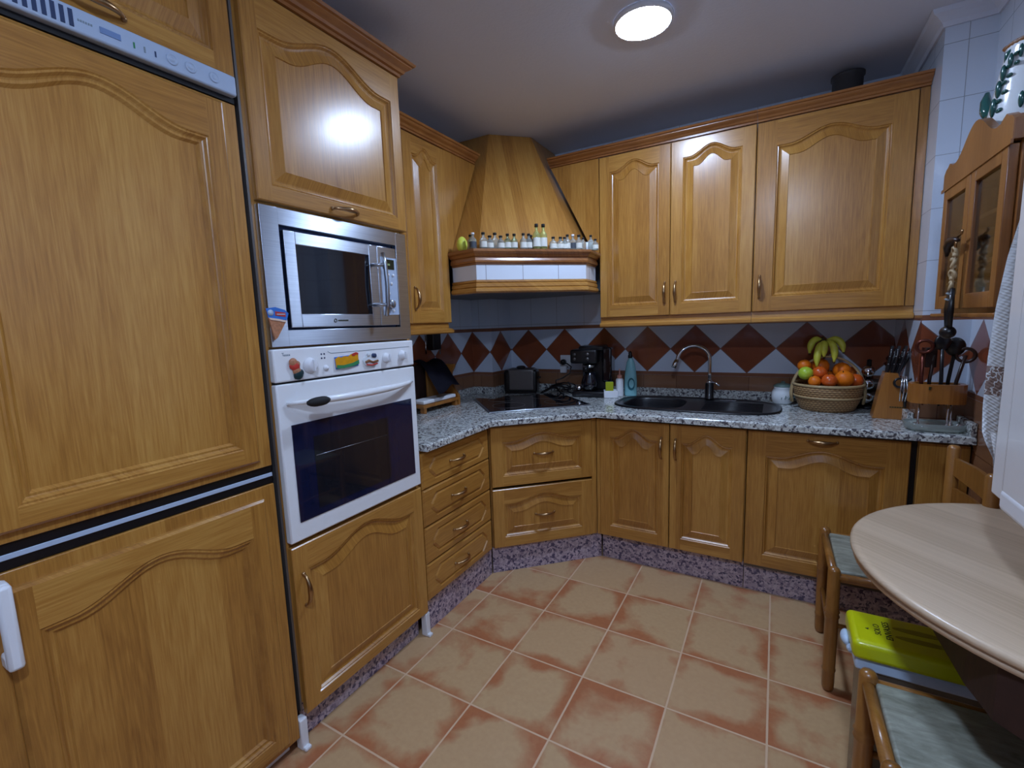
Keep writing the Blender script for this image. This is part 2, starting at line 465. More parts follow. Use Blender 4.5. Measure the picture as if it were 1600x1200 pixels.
def door(bm, W, H, th=.02, st=.055, br=.05, tr=.085, rise=.045, e=.003, prof=RAISED):
    """framed door, x 0..W, z 0..H, front at y=-th; slot0 vertical grain, slot1 horizontal grain"""
    yf = -th
    x0, x1, z0, z1 = st, W-st, br, H-tr
    # back slab sides
    o = [(0, 0), (W, 0), (W, H), (0, H)]
    i_ = [(e, e), (W-e, e), (W-e, H-e), (e, H-e)]
    A = [bm.verts.new((x, 0, z)) for x, z in o]; B = [bm.verts.new((x, yf+e, z)) for x, z in o]
    Cc = [bm.verts.new((x, yf, z)) for x, z in i_]
    bm.faces.new(A)
    for i in range(4):
        bm.faces.new((A[i], A[(i+1) % 4], B[(i+1) % 4], B[i])); bm.faces.new((B[i], B[(i+1) % 4], Cc[(i+1) % 4], Cc[i]))
    def q(pts, mi):
        f = bm.faces.new([bm.verts.new((x, yf, z)) for x, z in pts]); f.material_index = mi
    q([(e, e), (x0, e), (x0, H-e), (e, H-e)], 0); q([(x1, e), (W-e, e), (W-e, H-e), (x1, H-e)], 0)
    q([(x0, e), (x1, e), (x1, z0), (x0, z0)], 1)
    top = arch(x0, x1, z0, z1, rise, 0)[2:]
    for a, b in zip(top, top[1:]):
        q([(a[0], H-e), (a[0], a[1]), (b[0], b[1]), (b[0], H-e)], 1)
    loops(bm, lambda t: arch(x0, x1, z0, z1, rise, t), prof, yf, 0)
def handle_bm(bm, L=.105, vertical=True, out=.028):
    """bow handle centred at origin on plane y=0 pointing to -y"""
    n = 15; pts = []; rad = []
    for i in range(n):
        s = -1+2*i/(n-1)
        a = s*L/2; y = -(out*math.cos(s*PI/2)**.55 if abs(s) < 1 else 0)-.002
        pts.append((0, y, a) if vertical else (a, y, 0)); rad.append(.0036+.0050*(1-abs(s))**.8)
    tube(bm, pts, rad, 8)
    for s in (-1, 1):
        c = (0, -.003, s*L/2) if vertical else (s*L/2, -.003, 0)
        sph(bm, c, .0062, seg=12)
def handle(parent, x, y, z, vertical=True, L=.105):
    bm = NB(); handle_bm(bm, L, vertical)
    return done('handle', bm, 'brass', parent, (x, y, z))
def mkdoor(parent, name, x, z, W, H, hx=None, hz=None, hv=True, **kw):
    bm = NB(); door(bm, W, H, **kw)
    d = done(name, bm, ['oak', 'oak_h'], parent, (x, 0, z))
    if hx is not None: handle(d, hx, -kw.get('th', .02), hz, hv)
    return d
def carcass(parent, W, D, z0, z1, t=.016, top=True, shelves=(), x0=0, y0=.001, open_top=False):
    bm = NB()
    box(bm, x0+.001, x0+t, y0, y0+D, z0, z1); box(bm, x0+W-t, x0+W-.001, y0, y0+D, z0, z1)
    box(bm, x0+t, x0+W-t, y0, y0+D, z0, z0+t)
    if not open_top: box(bm, x0+t, x0+W-t, y0, y0+D, z1-t, z1)
    box(bm, x0+t, x0+W-t, y0+D-.008, y0+D, z0+t, z1-t)
    for s in shelves: box(bm, x0+t, x0+W-t, y0, y0+D-.008, s, s+t)
    return done('body', bm, 'oak', parent)
# ------------------------------------------------------------------ room
ZC = 2.44
def wall(name, path, us, label, z0=-.02, z1=ZC):
    bm = NB(); uvl = bm.loops.layers.uv.new('UVMap'); n = len(path); P = [Vector(p) for p in path]
    T = .1; rows = []
    for i in range(n):
        d0 = (P[i]-P[i-1]).normalized() if i > 0 else (P[1]-P[0]).normalized()
        d1 = (P[i+1]-P[i]).normalized() if i < n-1 else d0
        n0 = Vector((-d0.y, d0.x)); n1 = Vector((-d1.y, d1.x)); m = n0+n1; m = m/max(.3, m.dot(n0))
        o = P[i]+m*T
        rows.append([bm.verts.new((P[i].x, P[i].y, z0)), bm.verts.new((P[i].x, P[i].y, z1)), bm.verts.new((o.x, o.y, z1)), bm.verts.new((o.x, o.y, z0))])
    for i in range(n-1):
        for j in range(4):
            f = bm.faces.new((rows[i][j], rows[i+1][j], rows[i+1][(j+1) % 4], rows[i][(j+1) % 4]))
            for l in f.loops:
                k = i if l.vert in rows[i] else i+1
                l[uvl].uv = (us[i][0] if k == i else us[i][1], l.vert.co.z)
    bm.faces.new(rows[0]); bm.faces.new(rows[-1][::-1])
    return struct(done(name, bm, 'walltile'), label)
wall('wall_left', [(-.6, -2.6), (-.6, 1.906), (-.44, 1.906), (-.44, 2.178)], [(-4.508, -.002), (-.002, .158), (.158, .43)], 'white tiled left wall with terracotta diamond band and corner pillar')
wall('wall_back', [(-.44, 2.178), (1.775, 2.178)], [(-.713, 1.502)], 'white tiled back wall with terracotta diamond band behind the worktop')
wall('wall_right', [(1.775, 2.178), (1.775, 1.69), (1.925, 1.69), (1.925, -2.6)], [(1.502, 1.99), (1.99, 2.14), (2.14, 6.43)], 'white tiled right wall with narrow pillar beside the cabinets')
wall('wall_front', [(1.925, -2.6), (-.6, -2.6)], [(0, 2.52)], 'tiled wall behind the viewer')
b = NB(); box(b, -.8, 2.1, -2.8, 2.4, -.1, 0); struct(done('floor', b, 'floor'), 'terracotta tiled floor with pale grout')
b = NB(); box(b, -.8, 2.1, -2.8, 2.4, ZC, ZC+.1); struct(done('ceiling', b, 'ceiling'), 'plain matt ceiling')
b = NB()
cp = [(0, 2.385), (.008, 2.385), (.014, 2.40), (.03, 2.415), (.045, 2.425), (.05, 2.4395), (0, 2.4395)]
sweep(b, [(1.775, 2.177), (1.775, 1.69), (1.925, 1.69), (1.925, -2.6)], cp)
struct(done('trim_1', b, 'ceiling'), 'white plaster cornice above the pillar and right wall')

# lamps
def ceil_lamp(x, y, s, label):
    t = thing('ceiling_lamp', label, 'lamp', (x, y, ZC))
    sub('lamp_rim', 'whiteplastic', t, lambda b: lathe(b, [(.0995, -.018), (.103, -.018), (.107, -.014), (.108, -.0005), (.0995, -.0005)], 40, cap=False))
    bm = NB(); lathe(bm, [(0.0001, -.027), (.05, -.026), (.085, -.022), (.099, -.015), (.099, -.004), (.0001, -.004)], 40, cap=False)
    o = done('diffuser', bm, [emis('lamp_glow', (198, 220, 255), s)], t)
    return t
ceil_lamp(.79, 1.09, 60, 'round glowing ceiling lamp near the hood')
ceil_lamp(1.30, -.95, 88, 'round ceiling lamp behind the viewer')

# ------------------------------------------------------------------ tall units, left wall
LW = PI/2
CROWN = [(0, 2.262), (.006, 2.262), (.006, 2.272), (.016, 2.274), (.020, 2.282), (.032, 2.290), (.038, 2.295), (.038, 2.299), (.046, 2.301), (.050, 2.309), (-.01, 2.309), (-.01, 2.262)]
# refrigerator (root local: x along +Y, -y towards room)
fr = thing('refrigerator', 'oak-clad built-in refrigerator with pale blue control panel, at the left edge', 'refrigerator', (-.02, -.622, 0), LW)
def f_(b):
    box(b, -.020, .585, .002, .55, .055, 1.94)
sub('body', 'trimgrey', fr, f_)
def clad(parent, name, z, H, ovz, ovH, label=None):
    """flat board door with an applied frame"""
    bm = NB(); box(bm, -.022, .588, -.016, 0, 0, H, .002)
    d = done(name, bm, ['oak'], parent, (.002, 0, z))
    bm = NB(); door(bm, .53, ovH, th=.016, st=.045, br=.045, tr=.098, rise=.055, prof=[(0, 0), (.003, .003), (.007, .0022), (.012, .008), (.015, .0095), (.020, .009), (.026, .0155)], e=.006)
    done('applied_frame', bm, ['oak', 'oak_h'], d, (.018, -.0162, ovz))
    return d
# upper and lower doors
du = clad(fr, 'upper_door', .945, .985, .022, .955)
dl = clad(fr, 'lower_door', .05, .84, .022, .785)
def f_(b):
    box(b, -.02, .59, -.010, .0, .892, .943); box(b, -.02, .59, -.013, -.0095, .912, .923, .001, 1)
sub('gap_strip', ['black', 'panelgrey'], fr, f_)
def f_(b):
    tube(b, [(.006, -.017, .71), (.006, -.045, .71), (.006, -.058, .73), (.006, -.060, .80), (.006, -.058, .86), (.006, -.045, .88), (.006, -.017, .88)], .014, 10, flat=1.0)
sub('door_handle', 'whiteplastic', dl, lambda b: None or [box(b, -.012, .012, -.062, -.046, .66, .83, .007), box(b, -.012, .012, -.050, -.016, .66, .69, .006), box(b, -.012, .012, -.050, -.016, .80, .83, .006)], loc=(.020, 0, .0))
sub('door_handle', 'whiteplastic', du, lambda b: [box(b, -.012, .012, -.062, -.046, .01, .17, .007), box(b, -.012, .012, -.050, -.016, .01, .04, .006), box(b, -.012, .012, -.050, -.016, .14, .17, .006)], loc=(-.004, 0, .0))
# control panel
def f_(b):
    box(b, -.01, .588, -.036, 0, 1.945, 1.994, .005)
cpn = sub('control_panel', 'panelgrey', fr, f_)
def f_(b):
    for i in range(19): box(b, .252-i*.0135, .259-i*.0135, -.0375, -.0355, 1.953, 1.985)
sub('vent_slot', 'slot', cpn, f_)
sub('display', 'displayblue', cpn, lambda b: box(b, .302, .338, -.0375, -.0355, 1.963, 1.975))
sub('marking', 'greymark', cpn, lambda b: [box(b, .266+i*.0042, .2688+i*.0042, -.0368, -.0355, 1.968, 1.972) for i in range(6)])
for k, x in enumerate((.362, .382, .403)):
    sub('indicator', ('greenpaint', 'greymark', 'slot')[k], cpn, lambda b: box(b, x-.0015, x+.0015, -.037, -.0355, 1.960, 1.972))
for x in (.437, .477, .532):
    sub('button', 'panelgrey', cpn, lambda b: lathe(b, [(.0125, 0), (.0125, .002), (.0115, .003), (.0095, .003), (.0085, .0015), (.006, .0015), (.005, .003), (0.0001, .003)], 24, (x, -.0355, 1.970), axis=(0, -1, 0), cap=False))
sub('seal_strip', 'rubber', fr, lambda b: box(b, 0, .588, -.018, -.002, 1.932, 1.944))
sub('plinth_grille', ['whiteplastic', 'slot'], fr, lambda b: [box(b, 0, .575, .02, .045, .003, .052, .003)]+[box(b, .03+i*.045, .06+i*.045, .018, .021, .022, .028, 0, 1) for i in range(12)])

# cupboard above refrigerator
cu = thing('wall_cabinet', 'oak cupboard above the refrigerator, top left corner', 'cabinet', (-.02, -.622, 0), LW)
carcass(cu, .60, .55, 2.0, 2.262)
mkdoor(cu, 'door', .002, 1.998, .594, .262, .30, .022, False, st=.05, br=.045, tr=.075, rise=.03)
def f_(b):
    sweep(b, [(-.018, 2.0), (0, 2.0)], [(0, 0), (1, 0)])
bm = NB(); sweep(bm, [(-.6, -.02), (.607, -.02)], CROWN); done('crown_moulding', bm, 'oak_dark', cu)

# steel/grey separating strip + tall oven housing
ov = thing('tall_oven_cabinet', 'tall oak cabinet housing the microwave and oven', 'cabinet', (-.02, 0, 0), LW)
def f_(b):
    D = .575
    box(b, -.012, .006, .001, D, .145, 2.262); box(b, .594, .610, .001, D, .145, 2.262)
    box(b, .006, .594, .001, D, 2.246, 2.262); box(b, .006, .594, .001, D, .145, .160)
    for s in (.667, 1.282, 1.688): box(b, .006, .594, .004, D, s, s+.014)
    box(b, .006, .594, D-.01, D, .146, 2.246)
sub('body', 'oak', ov, f_)
sub('edge_strip', 'trimgrey', ov, lambda b: box(b, -.019, -.0125, -.012, .05, .13, 2.262))
mkdoor(ov, 'upper_door', 0.004, 1.700, .606, .560, .305, .022, False, st=.047, br=.045, tr=.10, rise=.062)
mkdoor(ov, 'lower_door', 0.000, .108, .602, .560, .030, .415, True, st=.052, br=.040, tr=.085, rise=.055)
bm = NB(); sweep(bm, [(-.012, -.02), (.612, -.02), (.612, .575)], CROWN); done('crown_moulding', bm, 'oak_dark', ov)
for y, nm in ((.583, 'white plastic cabinet foot under the right end of the oven cabinet'), (-.030, 'white plastic cabinet foot between refrigerator and oven cabinet')):
    o = NB(); box(o, -.03, .0, y, y+.026, 0.0005, .105, .004); box(o, -.03, .014, y+.002, y+.024, .0005, .012, .003)
    tag(done('cabinet_foot', o, 'whiteplastic'), nm, 'furniture foot')

# microwave
mw = thing('microwave', 'built-in brushed steel microwave with dark glass door', 'microwave', (-.02, 0, 0), LW)
def f_(b):
    y0 = -.02
    # fascia frame around recess
    box(b, .003, .060, y0, 0, 1.287, 1.688, .001); box(b, .541, .597, y0, 0, 1.287, 1.688, .001)
    box(b, .059, .542, y0, 0, 1.640, 1.688, .001); box(b, .059, .542, y0, 0, 1.287, 1.335, .001)
sub('trim_frame', 'brushed', mw, f_)
sub('case', 'slot', mw, lambda b: box(b, .0595, .5415, .004, .36, 1.3355, 1.6395))
def f_(b):
    y0 = -.024
    box(b, .070, .108, y0, .003, 1.342, 1.627, .002); box(b, .399, .4365, y0, .003, 1.342, 1.627, .002)
    box(b, .108, .399, y0, .003, 1.589, 1.627, .002); box(b, .108, .399, y0, .003, 1.342, 1.383, .002)
md = sub('door', 'brushed', mw, f_)
sub('window', 'blackglass', md, lambda b: box(b, .108, .399, -.022, .002, 1.383, 1.589))
def f_(b):
    tube(b, [(.430, -.060, 1.375), (.430, -.068, 1.41), (.430, -.072, 1.485), (.430, -.068, 1.56), (.430, -.060, 1.597)], .0075, 8)
    for z in (1.415, 1.555): tube(b, [(.405, -.022, z), (.412, -.045, z), (.430, -.066, z)], .0065, 8)
sub('handle', 'steel', md, f_)
sub('emblem', 'ink', md, lambda b: [torus(b, (.232, -.0245, 1.362), .0052, .0012, (0, 1, 0), 20, 6)]+[box(b, .243+i*.0062, .247+i*.0062, -.0248, -.0235, 1.3595, 1.3645) for i in range(7)])
def f_(b):
    box(b, .438, .533, -.024, .003, 1.342, 1.627, .002)
    box(b, .452, .5325, -.0255, -.023, 1.380, 1.590, .001, 1)
mp = sub('control_panel', ['brushed', 'panelgrey'], mw, f_)
sub('display', ['lcd', 'lcdmark'], mp, lambda b: [box(b, .462, .518, -.0275, -.0254, 1.548, 1.583), box(b, .484, .496, -.0279, -.0274, 1.561, 1.568, 0, 1)])
for (x, z) in ((.485, 1.527), (.510, 1.527), (.472, 1.497), (.499, 1.496), (.484, 1.459), (.502, 1.396)):
    sub('button', 'whiteplastic', mp, lambda b: lathe(b, [(.0055, 0), (.0055, .003), (.004, .0045), (.0001, .005)], 14, (x, -.0255, z), axis=(0, -1, 0)))
sub('dial', 'steel', mp, lambda b: [lathe(b, [(.017, 0), (.016, .014), (.012, .017), (.0001, .017)], 24, (.487, -.0255, 1.420), axis=(0, -1, 0)), box(b, .4855, .4885, -.046, -.040, 1.408, 1.432, .001)])

# oven
on = thing('oven', 'white built-in oven with dark navy glass door', 'oven', (-.02, 0, 0), LW)
sub('case', 'trimgrey', on, lambda b: box(b, .02, .58, .003, .54, .684, 1.278))
op = sub('control_panel', ['white', 'greymark'], on, lambda b: [box(b, -.002, .598, -.026, 0, 1.182, 1.2805, .005),
    box(b, .20, .575, -.0268, -.0255, 1.2555, 1.2570, 0, 1), tube(b, [(.575, -.0265, 1.2563), (.20, -.0265, 1.2563), (.188, -.0265, 1.263)], .0008, 5, 1)])
sub('gap_shadow_line', 'rubber', on, lambda b: box(b, .002, .594, -.016, 0, 1.176, 1.1825))
od = sub('door', 'white', on, lambda b: box(b, -.002, .598, -.026, 0, .684, 1.176, .005))
sub('door_glass', 'navyglass', od, lambda b: box(b, .034, .566, -.0285, -.0255, .742, 1.050, .0012))
sub('inner_window', ['navyglass2', 'steel'], od, lambda b: [box(b, .105, .43, -.0290, -.0284, .765, 1.0), tube(b, [(.11, -.0291, .938), (.42, -.0291, .934)], .0008, 5, 1)])
def f_(b):
    n = 17; pts = []; rad = []
    for i in range(n):
        s = -1+2*i/(n-1); pts.append((.30+s*.275, -.030-.040*(1-abs(s)**3.2), 1.118-.004*(1-s*s))); rad.append(.005+.0075*(1-abs(s)**2.5))
    tube(b, pts, rad, 10)
sub('handle', 'white', od, f_)
def knob(x, z, r=.0165):
    sub('knob', 'whiteplastic', op, lambda b: [lathe(b, [(r*1.15, 0), (r*1.1, .004), (r*.95, .006), (r*.8, .018), (r*.5, .021), (.0001, .021)], 22, (x, -.0255, z), axis=(0, -1, 0)),
                                              box(b, x-.0035, x+.0035, -.0525, -.040, z-r*.85, z+r*.85, .0025)])
knob(.118, 1.224, .022); knob(.445, 1.222, .017); knob(.530, 1.226, .017)
sub('small_dial', 'whiteplastic', op, lambda b: lathe(b, [(.010, 0), (.010, .003), (.006, .004), (.005, .010), (.0001, .011)], 16, (.176, -.0255, 1.2105), axis=(0, -1, 0)))
sub('indicator', 'slot', op, lambda b: [lathe(b, [(.0028, 0), (.0028, .001), (.0001, .001)], 10, (x, -.026, z), axis=(0, -1, 0)) for x in (.163, .174) for z in (1.243, 1.256)])
sub('emblem', 'greymark', op, lambda b: [box(b, .026, .033, -.0265, -.0258, 1.267, 1.269), box(b, .029, .0305, -.0265, -.0258, 1.260, 1.267)]+[box(b, .032+i*.0056, .036+i*.0056, -.0265, -.0258, 1.2585, 1.2635) for i in range(4)])
g_ = NB()
tube(g_, [(.012+.078*(i/8.), -.006-.004*math.sin(PI*i/8.), 0) for i in range(9)], [.006, .011, .0135, .0145, .0145, .0145, .0135, .011, .006], 12)
o = done('silicone_grip', g_, 'rubber', None, (0.055, .045, 1.117), LW); tag(o, 'black oval grip sleeve on the left end of the white oven handle', 'grip')

# magnets
def magnet(name, mats, label, y, z, x, fn):
    bm = NB(); fn(bm); o = done(name, bm, mats, None, (x, y, z), LW); return tag(o, label, 'magnet')
def fn(b):
    sh = [(-.009, .084), (.02, .088), (.050, .080), (.061, .070), (.050, .045), (.020, .0), (.012, -.006)]
    M = Matrix.Rotation(PI/2, 4, 'X')
    prism(b, sh, -.0, .005, 1, M)
    prism(b, [(-.009, .084), (.02, .088), (.050, .080), (.061, .070), (.053, .050), (.028, .053), (-.004, .058)], .0045, .0062, 0, M)
    prism(b, [(-.003, .058), (.028, .054), (.052, .049), (.050, .044), (.028, .048), (.002, .052)], .0045, .0068, 3, M)
    prism(b, [(.018, .076), (.050, .072), (.050, .060), (.018, .064)], .006, .0072, 2, M)
    box(b, .022, .048, -.0078, -.007, .066, .069, 0, 4)
    lathe(b, [(.009, 0), (.009, .001), (.0001, .001)], 16, (.004, -.0062, .072), mi=4, axis=(0, -1, 0))
magnet('fridge_magnet', ['blueprint', 'pizza', 'red', 'cream', 'panelgrey'], 'pizza slice magnet with blue packet top, on the microwave frame', .0, 1.314, .0005, fn)
def fn(b):
    for i, (dx, dz, r, mi) in enumerate([(-.006, .020, .014, 0), (.0, .008, .015, 1), (.006, .014, .011, 0), (-.010, .010, .010, 1), (.004, -.006, .014, 0), (.008, -.018, .016, 2), (.016, -.013, .011, 2), (.002, -.022, .010, 2)]):
        sph(b, (dx, -.004, dz), r, 1, .45, 1, 14, mi)
magnet('fridge_magnet', ['pizza', 'red', 'darkgreen'], 'round red and dark green figure magnet left of the big oven knob', .064, 1.218, .0065, fn)
def fn(b):
    M = Matrix.Rotation(PI/2, 4, 'X')
    prism(b, [(-.048, -.020), (.047, -.016), (.047, .024), (-.050, .020)], 0, .003, 3, M)
    top = [(-.050, .014), (-.036, .021), (-.026, .017), (-.012, .021), (.004, .019), (.018, .026), (.028, .024), (.038, .031), (.046, .028)]
    prism(b, [(-.048, -.014)]+[(.046, -.010)]+top[::-1], .0025, .006, 0, M)
    prism(b, [(-.048, -.017), (-.02, -.019), (.02, -.015), (.047, -.009), (.047, .004), (.02, -.004), (-.02, -.009), (-.047, -.006)], .0055, .0075, 1, M)
    prism(b, [(.018, .020), (.028, .018), (.038, .024), (.046, .022), (.046, .028), (.036, .031), (.018, .026)], .0055, .0072, 2, M)
magnet('fridge_magnet', ['amber', 'greenpaint', 'red', 'blueprint'], 'rectangular yellow landscape magnet in the middle of the oven panel', .262, 1.222, .0065, fn)
def fn(b):
    M = Matrix.Rotation(PI/2, 4, 'X')
    pl = [(.036*math.cos(a)*(1+.06*math.sin(3*a)), .022*math.sin(a)) for a in [2*PI*i/22 for i in range(22)]]
    prism(b, pl, 0, .004, 0, M)
    tube(b, [(-.028, -.006, -.004), (-.012, -.006, .002), (.006, -.006, -.006), (.030, -.006, -.002)], .004, 7, 1)
    tube(b, [(-.024, -.006, -.012), (0, -.006, -.016), (.026, -.006, -.012)], .003, 7, 2)
    for x, z in ((-.010, .024), (.010, .018), (.018, .017)): sph(b, (x, -.005, z), .008, 1, .5, 1, 12, 0 if x < 0 else 3)
magnet('fridge_magnet', ['ceramic', 'brown', 'red', 'slot'], 'white boat-shaped magnet beside the right oven knobs', .368, 1.218, .0065, fn)

# ------------------------------------------------------------------ base units
def plate_outline(W, H, mx, mz, t):
    x0, x1, z0, z1 = mx+t, W-mx-t, mz+t, H-mz-t
    c = .030-.4*t; s = .010
    def corner(cx, cz, sx, sz, rev):
        pts = [(cx, cz+sz*(c+s)), (cx+sx*s, cz+sz*c), (cx+sx*c, cz+sz*s), (cx+sx*(c+s), cz)]
        return pts[::-1] if rev else pts
    return corner(x0, z0, 1, 1, False)+corner(x1, z0, -1, 1, True)+corner(x1, z1, -1, -1, False)+corner(x0, z1, 1, -1, True)
def slab_drawer(bm, W, H, th=.02, mx=.045, mz=.028, e=.007):
    yf = -th
    A = [bm.verts.new((x, 0, z)) for x, z in ((0, 0), (W, 0), (W, H), (0, H))]
    B = [bm.verts.new((x, yf+e, z)) for x, z in ((0, 0), (W, 0), (W, H), (0, H))]
    Cc = [bm.verts.new((x, yf, z)) for x, z in ((e, e), (W-e, e), (W-e, H-e), (e, H-e))]
    bm.faces.new(A)
    for i in range(4):
        bm.faces.new((A[i], A[(i+1) % 4], B[(i+1) % 4], B[i])); bm.faces.new((B[i], B[(i+1) % 4], Cc[(i+1) % 4], Cc[i]))
    deps = [(0, 0), (.0025, .006), (.006, .0075), (.012, .002), (.016, 0)]
    rows = [[bm.verts.new((x, yf+d, z)) for x, z in plate_outline(W, H, mx, mz, t)] for t, d in deps]
    n = len(rows[0])
    for a, b in zip(rows, rows[1:]):
        for i in range(n): bm.faces.new((a[i], a[(i+1) % n], b[(i+1) % n], b[i]))
    bm.faces.new(rows[-1])
    es = [bm.edges.get((Cc[i], Cc[(i+1) % 4])) for i in range(4)]+[bm.edges.get((rows[0][i], rows[0][(i+1) % n])) for i in range(n)]
    bmesh.ops.triangle_fill(bm, use_beauty=True, use_dissolve=False, edges=es)
dc = thing('drawer_cabinet', 'oak base cabinet with four grooved drawers beside the oven', 'cabinet', (-.02, .612, 0), LW)
carcass(dc, .524, .54, .150, .812)
zs = [(.150, .163), (.316, .163), (.482, .163), (.648, .157)]
for z, H in zs:
    bm = NB(); slab_drawer(bm, .520, H)
    d = done('drawer', bm, 'oak_h', dc, (.001, 0, z)); handle(d, .245, -.02, H/2, False)
AD = math.atan2(.414, .433)
dg = thing('corner_drawer_cabinet', 'diagonal corner base cabinet with two deep oak drawers under the hob', 'cabinet', (-.014, 1.1515, 0), AD)
def f_(b):
    for x in (.002, .583): box(b, x, x+.016, .001, .40, .150, .812)
    box(b, .018, .583, .001, .40, .150, .166); box(b, .018, .583, .001, .06, .796, .812); box(b, .018, .583, .392, .40, .166, .790)
sub('body', 'oak', dg, f_)
for z, H in ((.150, .320), (.484, .321)):
    mkdoor(dg, 'drawer', .008, z, .562, H, .285, H*.5+.005, False, st=.062, br=.055, tr=.082, rise=.038)
sub('filler', 'oak', dg, lambda b: box(b, .572, .600, -.012, .001, .150, .812))

sc = thing('sink_base_cabinet', 'oak base cabinet with two arched doors under the sink', 'cabinet', (.462, 1.572, 0), 0)
carcass(sc, .698, .56, .150, .812, open_top=True)
sub('filler', 'oak', sc, lambda b: box(b, -.031, -.0135, -.014, .03, .150, .805))
mkdoor(sc, 'door', -.012, .150, .362, .655, .324, .528, True, st=.055, br=.06, tr=.092, rise=.050)
mkdoor(sc, 'door', .354, .150, .340, .655, .028, .528, True, st=.055, br=.06, tr=.092, rise=.050)
dw = thing('integrated_dishwasher', 'wide oak-fronted appliance with handle along the top, right of the sink cabinet', 'dishwasher', (1.161, 1.572, 0), 0)
sub('body', 'trimgrey', dw, lambda b: box(b, .004, .585, .003, .55, .13, .810))
mkdoor(dw, 'door', .002, .150, .582, .655, .287, .628, False, st=.075, br=.06, tr=.115, rise=.045)
ef = thing('end_cabinet', 'narrow plain oak filler cabinet at the right end of the worktop', 'cabinet', (1.768, 1.572, 0), 0)
sub('body', 'oak', ef, lambda b: [box(b, .001, .152, 0, .116, .15, .810), ])
sub('side_panel', 'black', ef, lambda b: box(b, -.018, .0005, .01, .115, .12, .810))
sub('front_panel', 'oak', ef, lambda b: box(b, .002, .152, -.018, -.0005, .15, .805, .002))

# plinths
def plinth(path, label):
    bm = NB(); sweep(bm, path, [(0, .001), (0, .143), (-.02, .143), (-.02, .001)]); tag(done('plinth', bm, 'granite_p'), label, 'plinth', None)
plinth([(-.045, -.0), (-.045, .580)], 'speckled granite plinth under the oven cabinet')
plinth([(-.020, .612), (-.020, 1.149)], 'speckled granite plinth under the four-drawer cabinet')
plinth([(-.0165, 1.156), (.4420, 1.592)], 'speckled granite plinth under the diagonal corner drawers')
plinth([(.449, 1.595), (1.160, 1.595)], 'speckled granite plinth under the sink cabinet')
plinth([(1.163, 1.595), (1.92, 1.595)], 'speckled granite plinth under the dishwasher, behind the stool')

# worktop
SINKC = (.875, 1.885); SA, SB = .425, .228
def oval(a, b, n=48, p=3.2):
    pts = []
    for i in range(n):
        t = 2*PI*i/n; c, s = math.cos(t), math.sin(t)
        pts.append((math.copysign(abs(c)**(2/p), c)*a, math.copysign(abs(s)**(2/p), s)*b))
    return pts
wt = thing('worktop', 'speckled grey granite worktop running from oven to right wall', 'worktop')
def f_(b):
    out = [(.035, .613), (.035, 1.1235), (.4445, 1.515), (1.922, 1.515), (1.922, 1.687), (1.772, 1.687), (1.772, 2.175), (-.437, 2.175), (-.437, 1.903), (-.597, 1.903), (-.597, .613)]
    hole = [(SINKC[0]+x, SINKC[1]+y) for x, y in oval(SA-.02, SB-.02)]
    for z, flip in ((.85, 0), (.82, 1)):
        e = []
        for lp in (out, hole):
            vs = [b.verts.new((x, y, z)) for x, y in lp]
            e += [b.edges.new((vs[i], vs[(i+1) % len(vs)])) for i in range(len(vs))]
        bmesh.ops.triangle_fill(b, use_beauty=True, use_dissolve=False, edges=e)
    b.verts.ensure_lookup_table(); n = len(out)+len(hole)
    vs = list(b.verts)
    def ring(o, k):
        for i in range(k):
            b.faces.new((vs[o+i], vs[o+(i+1) % k], vs[n+o+(i+1) % k], vs[n+o+i]))
    ring(0, len(out)); ring(len(out), len(hole))
    es = [e for e in b.edges if all(abs(v.co.z-.85) < 1e-5 and v in vs[:3+1] for v in e.verts)]
    bmesh.ops.bevel(b, geom=es, offset=.008, segments=3, profile=.5, affect='EDGES')
sub('slab', 'granite', wt, f_)
for i, (x0, x1, y0, y1) in enumerate([(-.598, -.578, .613, 1.886), (-.598, -.438, 1.886, 1.9045), (-.438, -.418, 1.886, 2.158), (-.438, 1.773, 2.158, 2.1765), (1.753, 1.773, 1.69, 2.158), (1.905, 1.923, 1.52, 1.688)]):
    sub('upstand', 'granite', wt, lambda b: box(b, x0, x1, y0, y1, .8505, .90, .002))

# hob
hb = thing('hob', 'black glass hob with steel rim set in the diagonal corner', 'hob', (-.045, 1.675, .8505), AD)
sub('rim', 'steel', hb, lambda b: box(b, -.302, .302, -.258, .258, 0, .006, .003))
hg = sub('glass', 'blackglass', hb, lambda b: box(b, -.290, .290, -.246, .246, .0055, .009, .001))
for x, y, r in ((-.15, -.10, .095), (.15, -.10, .075), (-.15, .12, .075), (.15, .12, .095)):
    sub('cooking_zone', 'trimgrey', hb, lambda b: torus(b, (x, y, .0088), r, .0009, seg=48, s2=4))
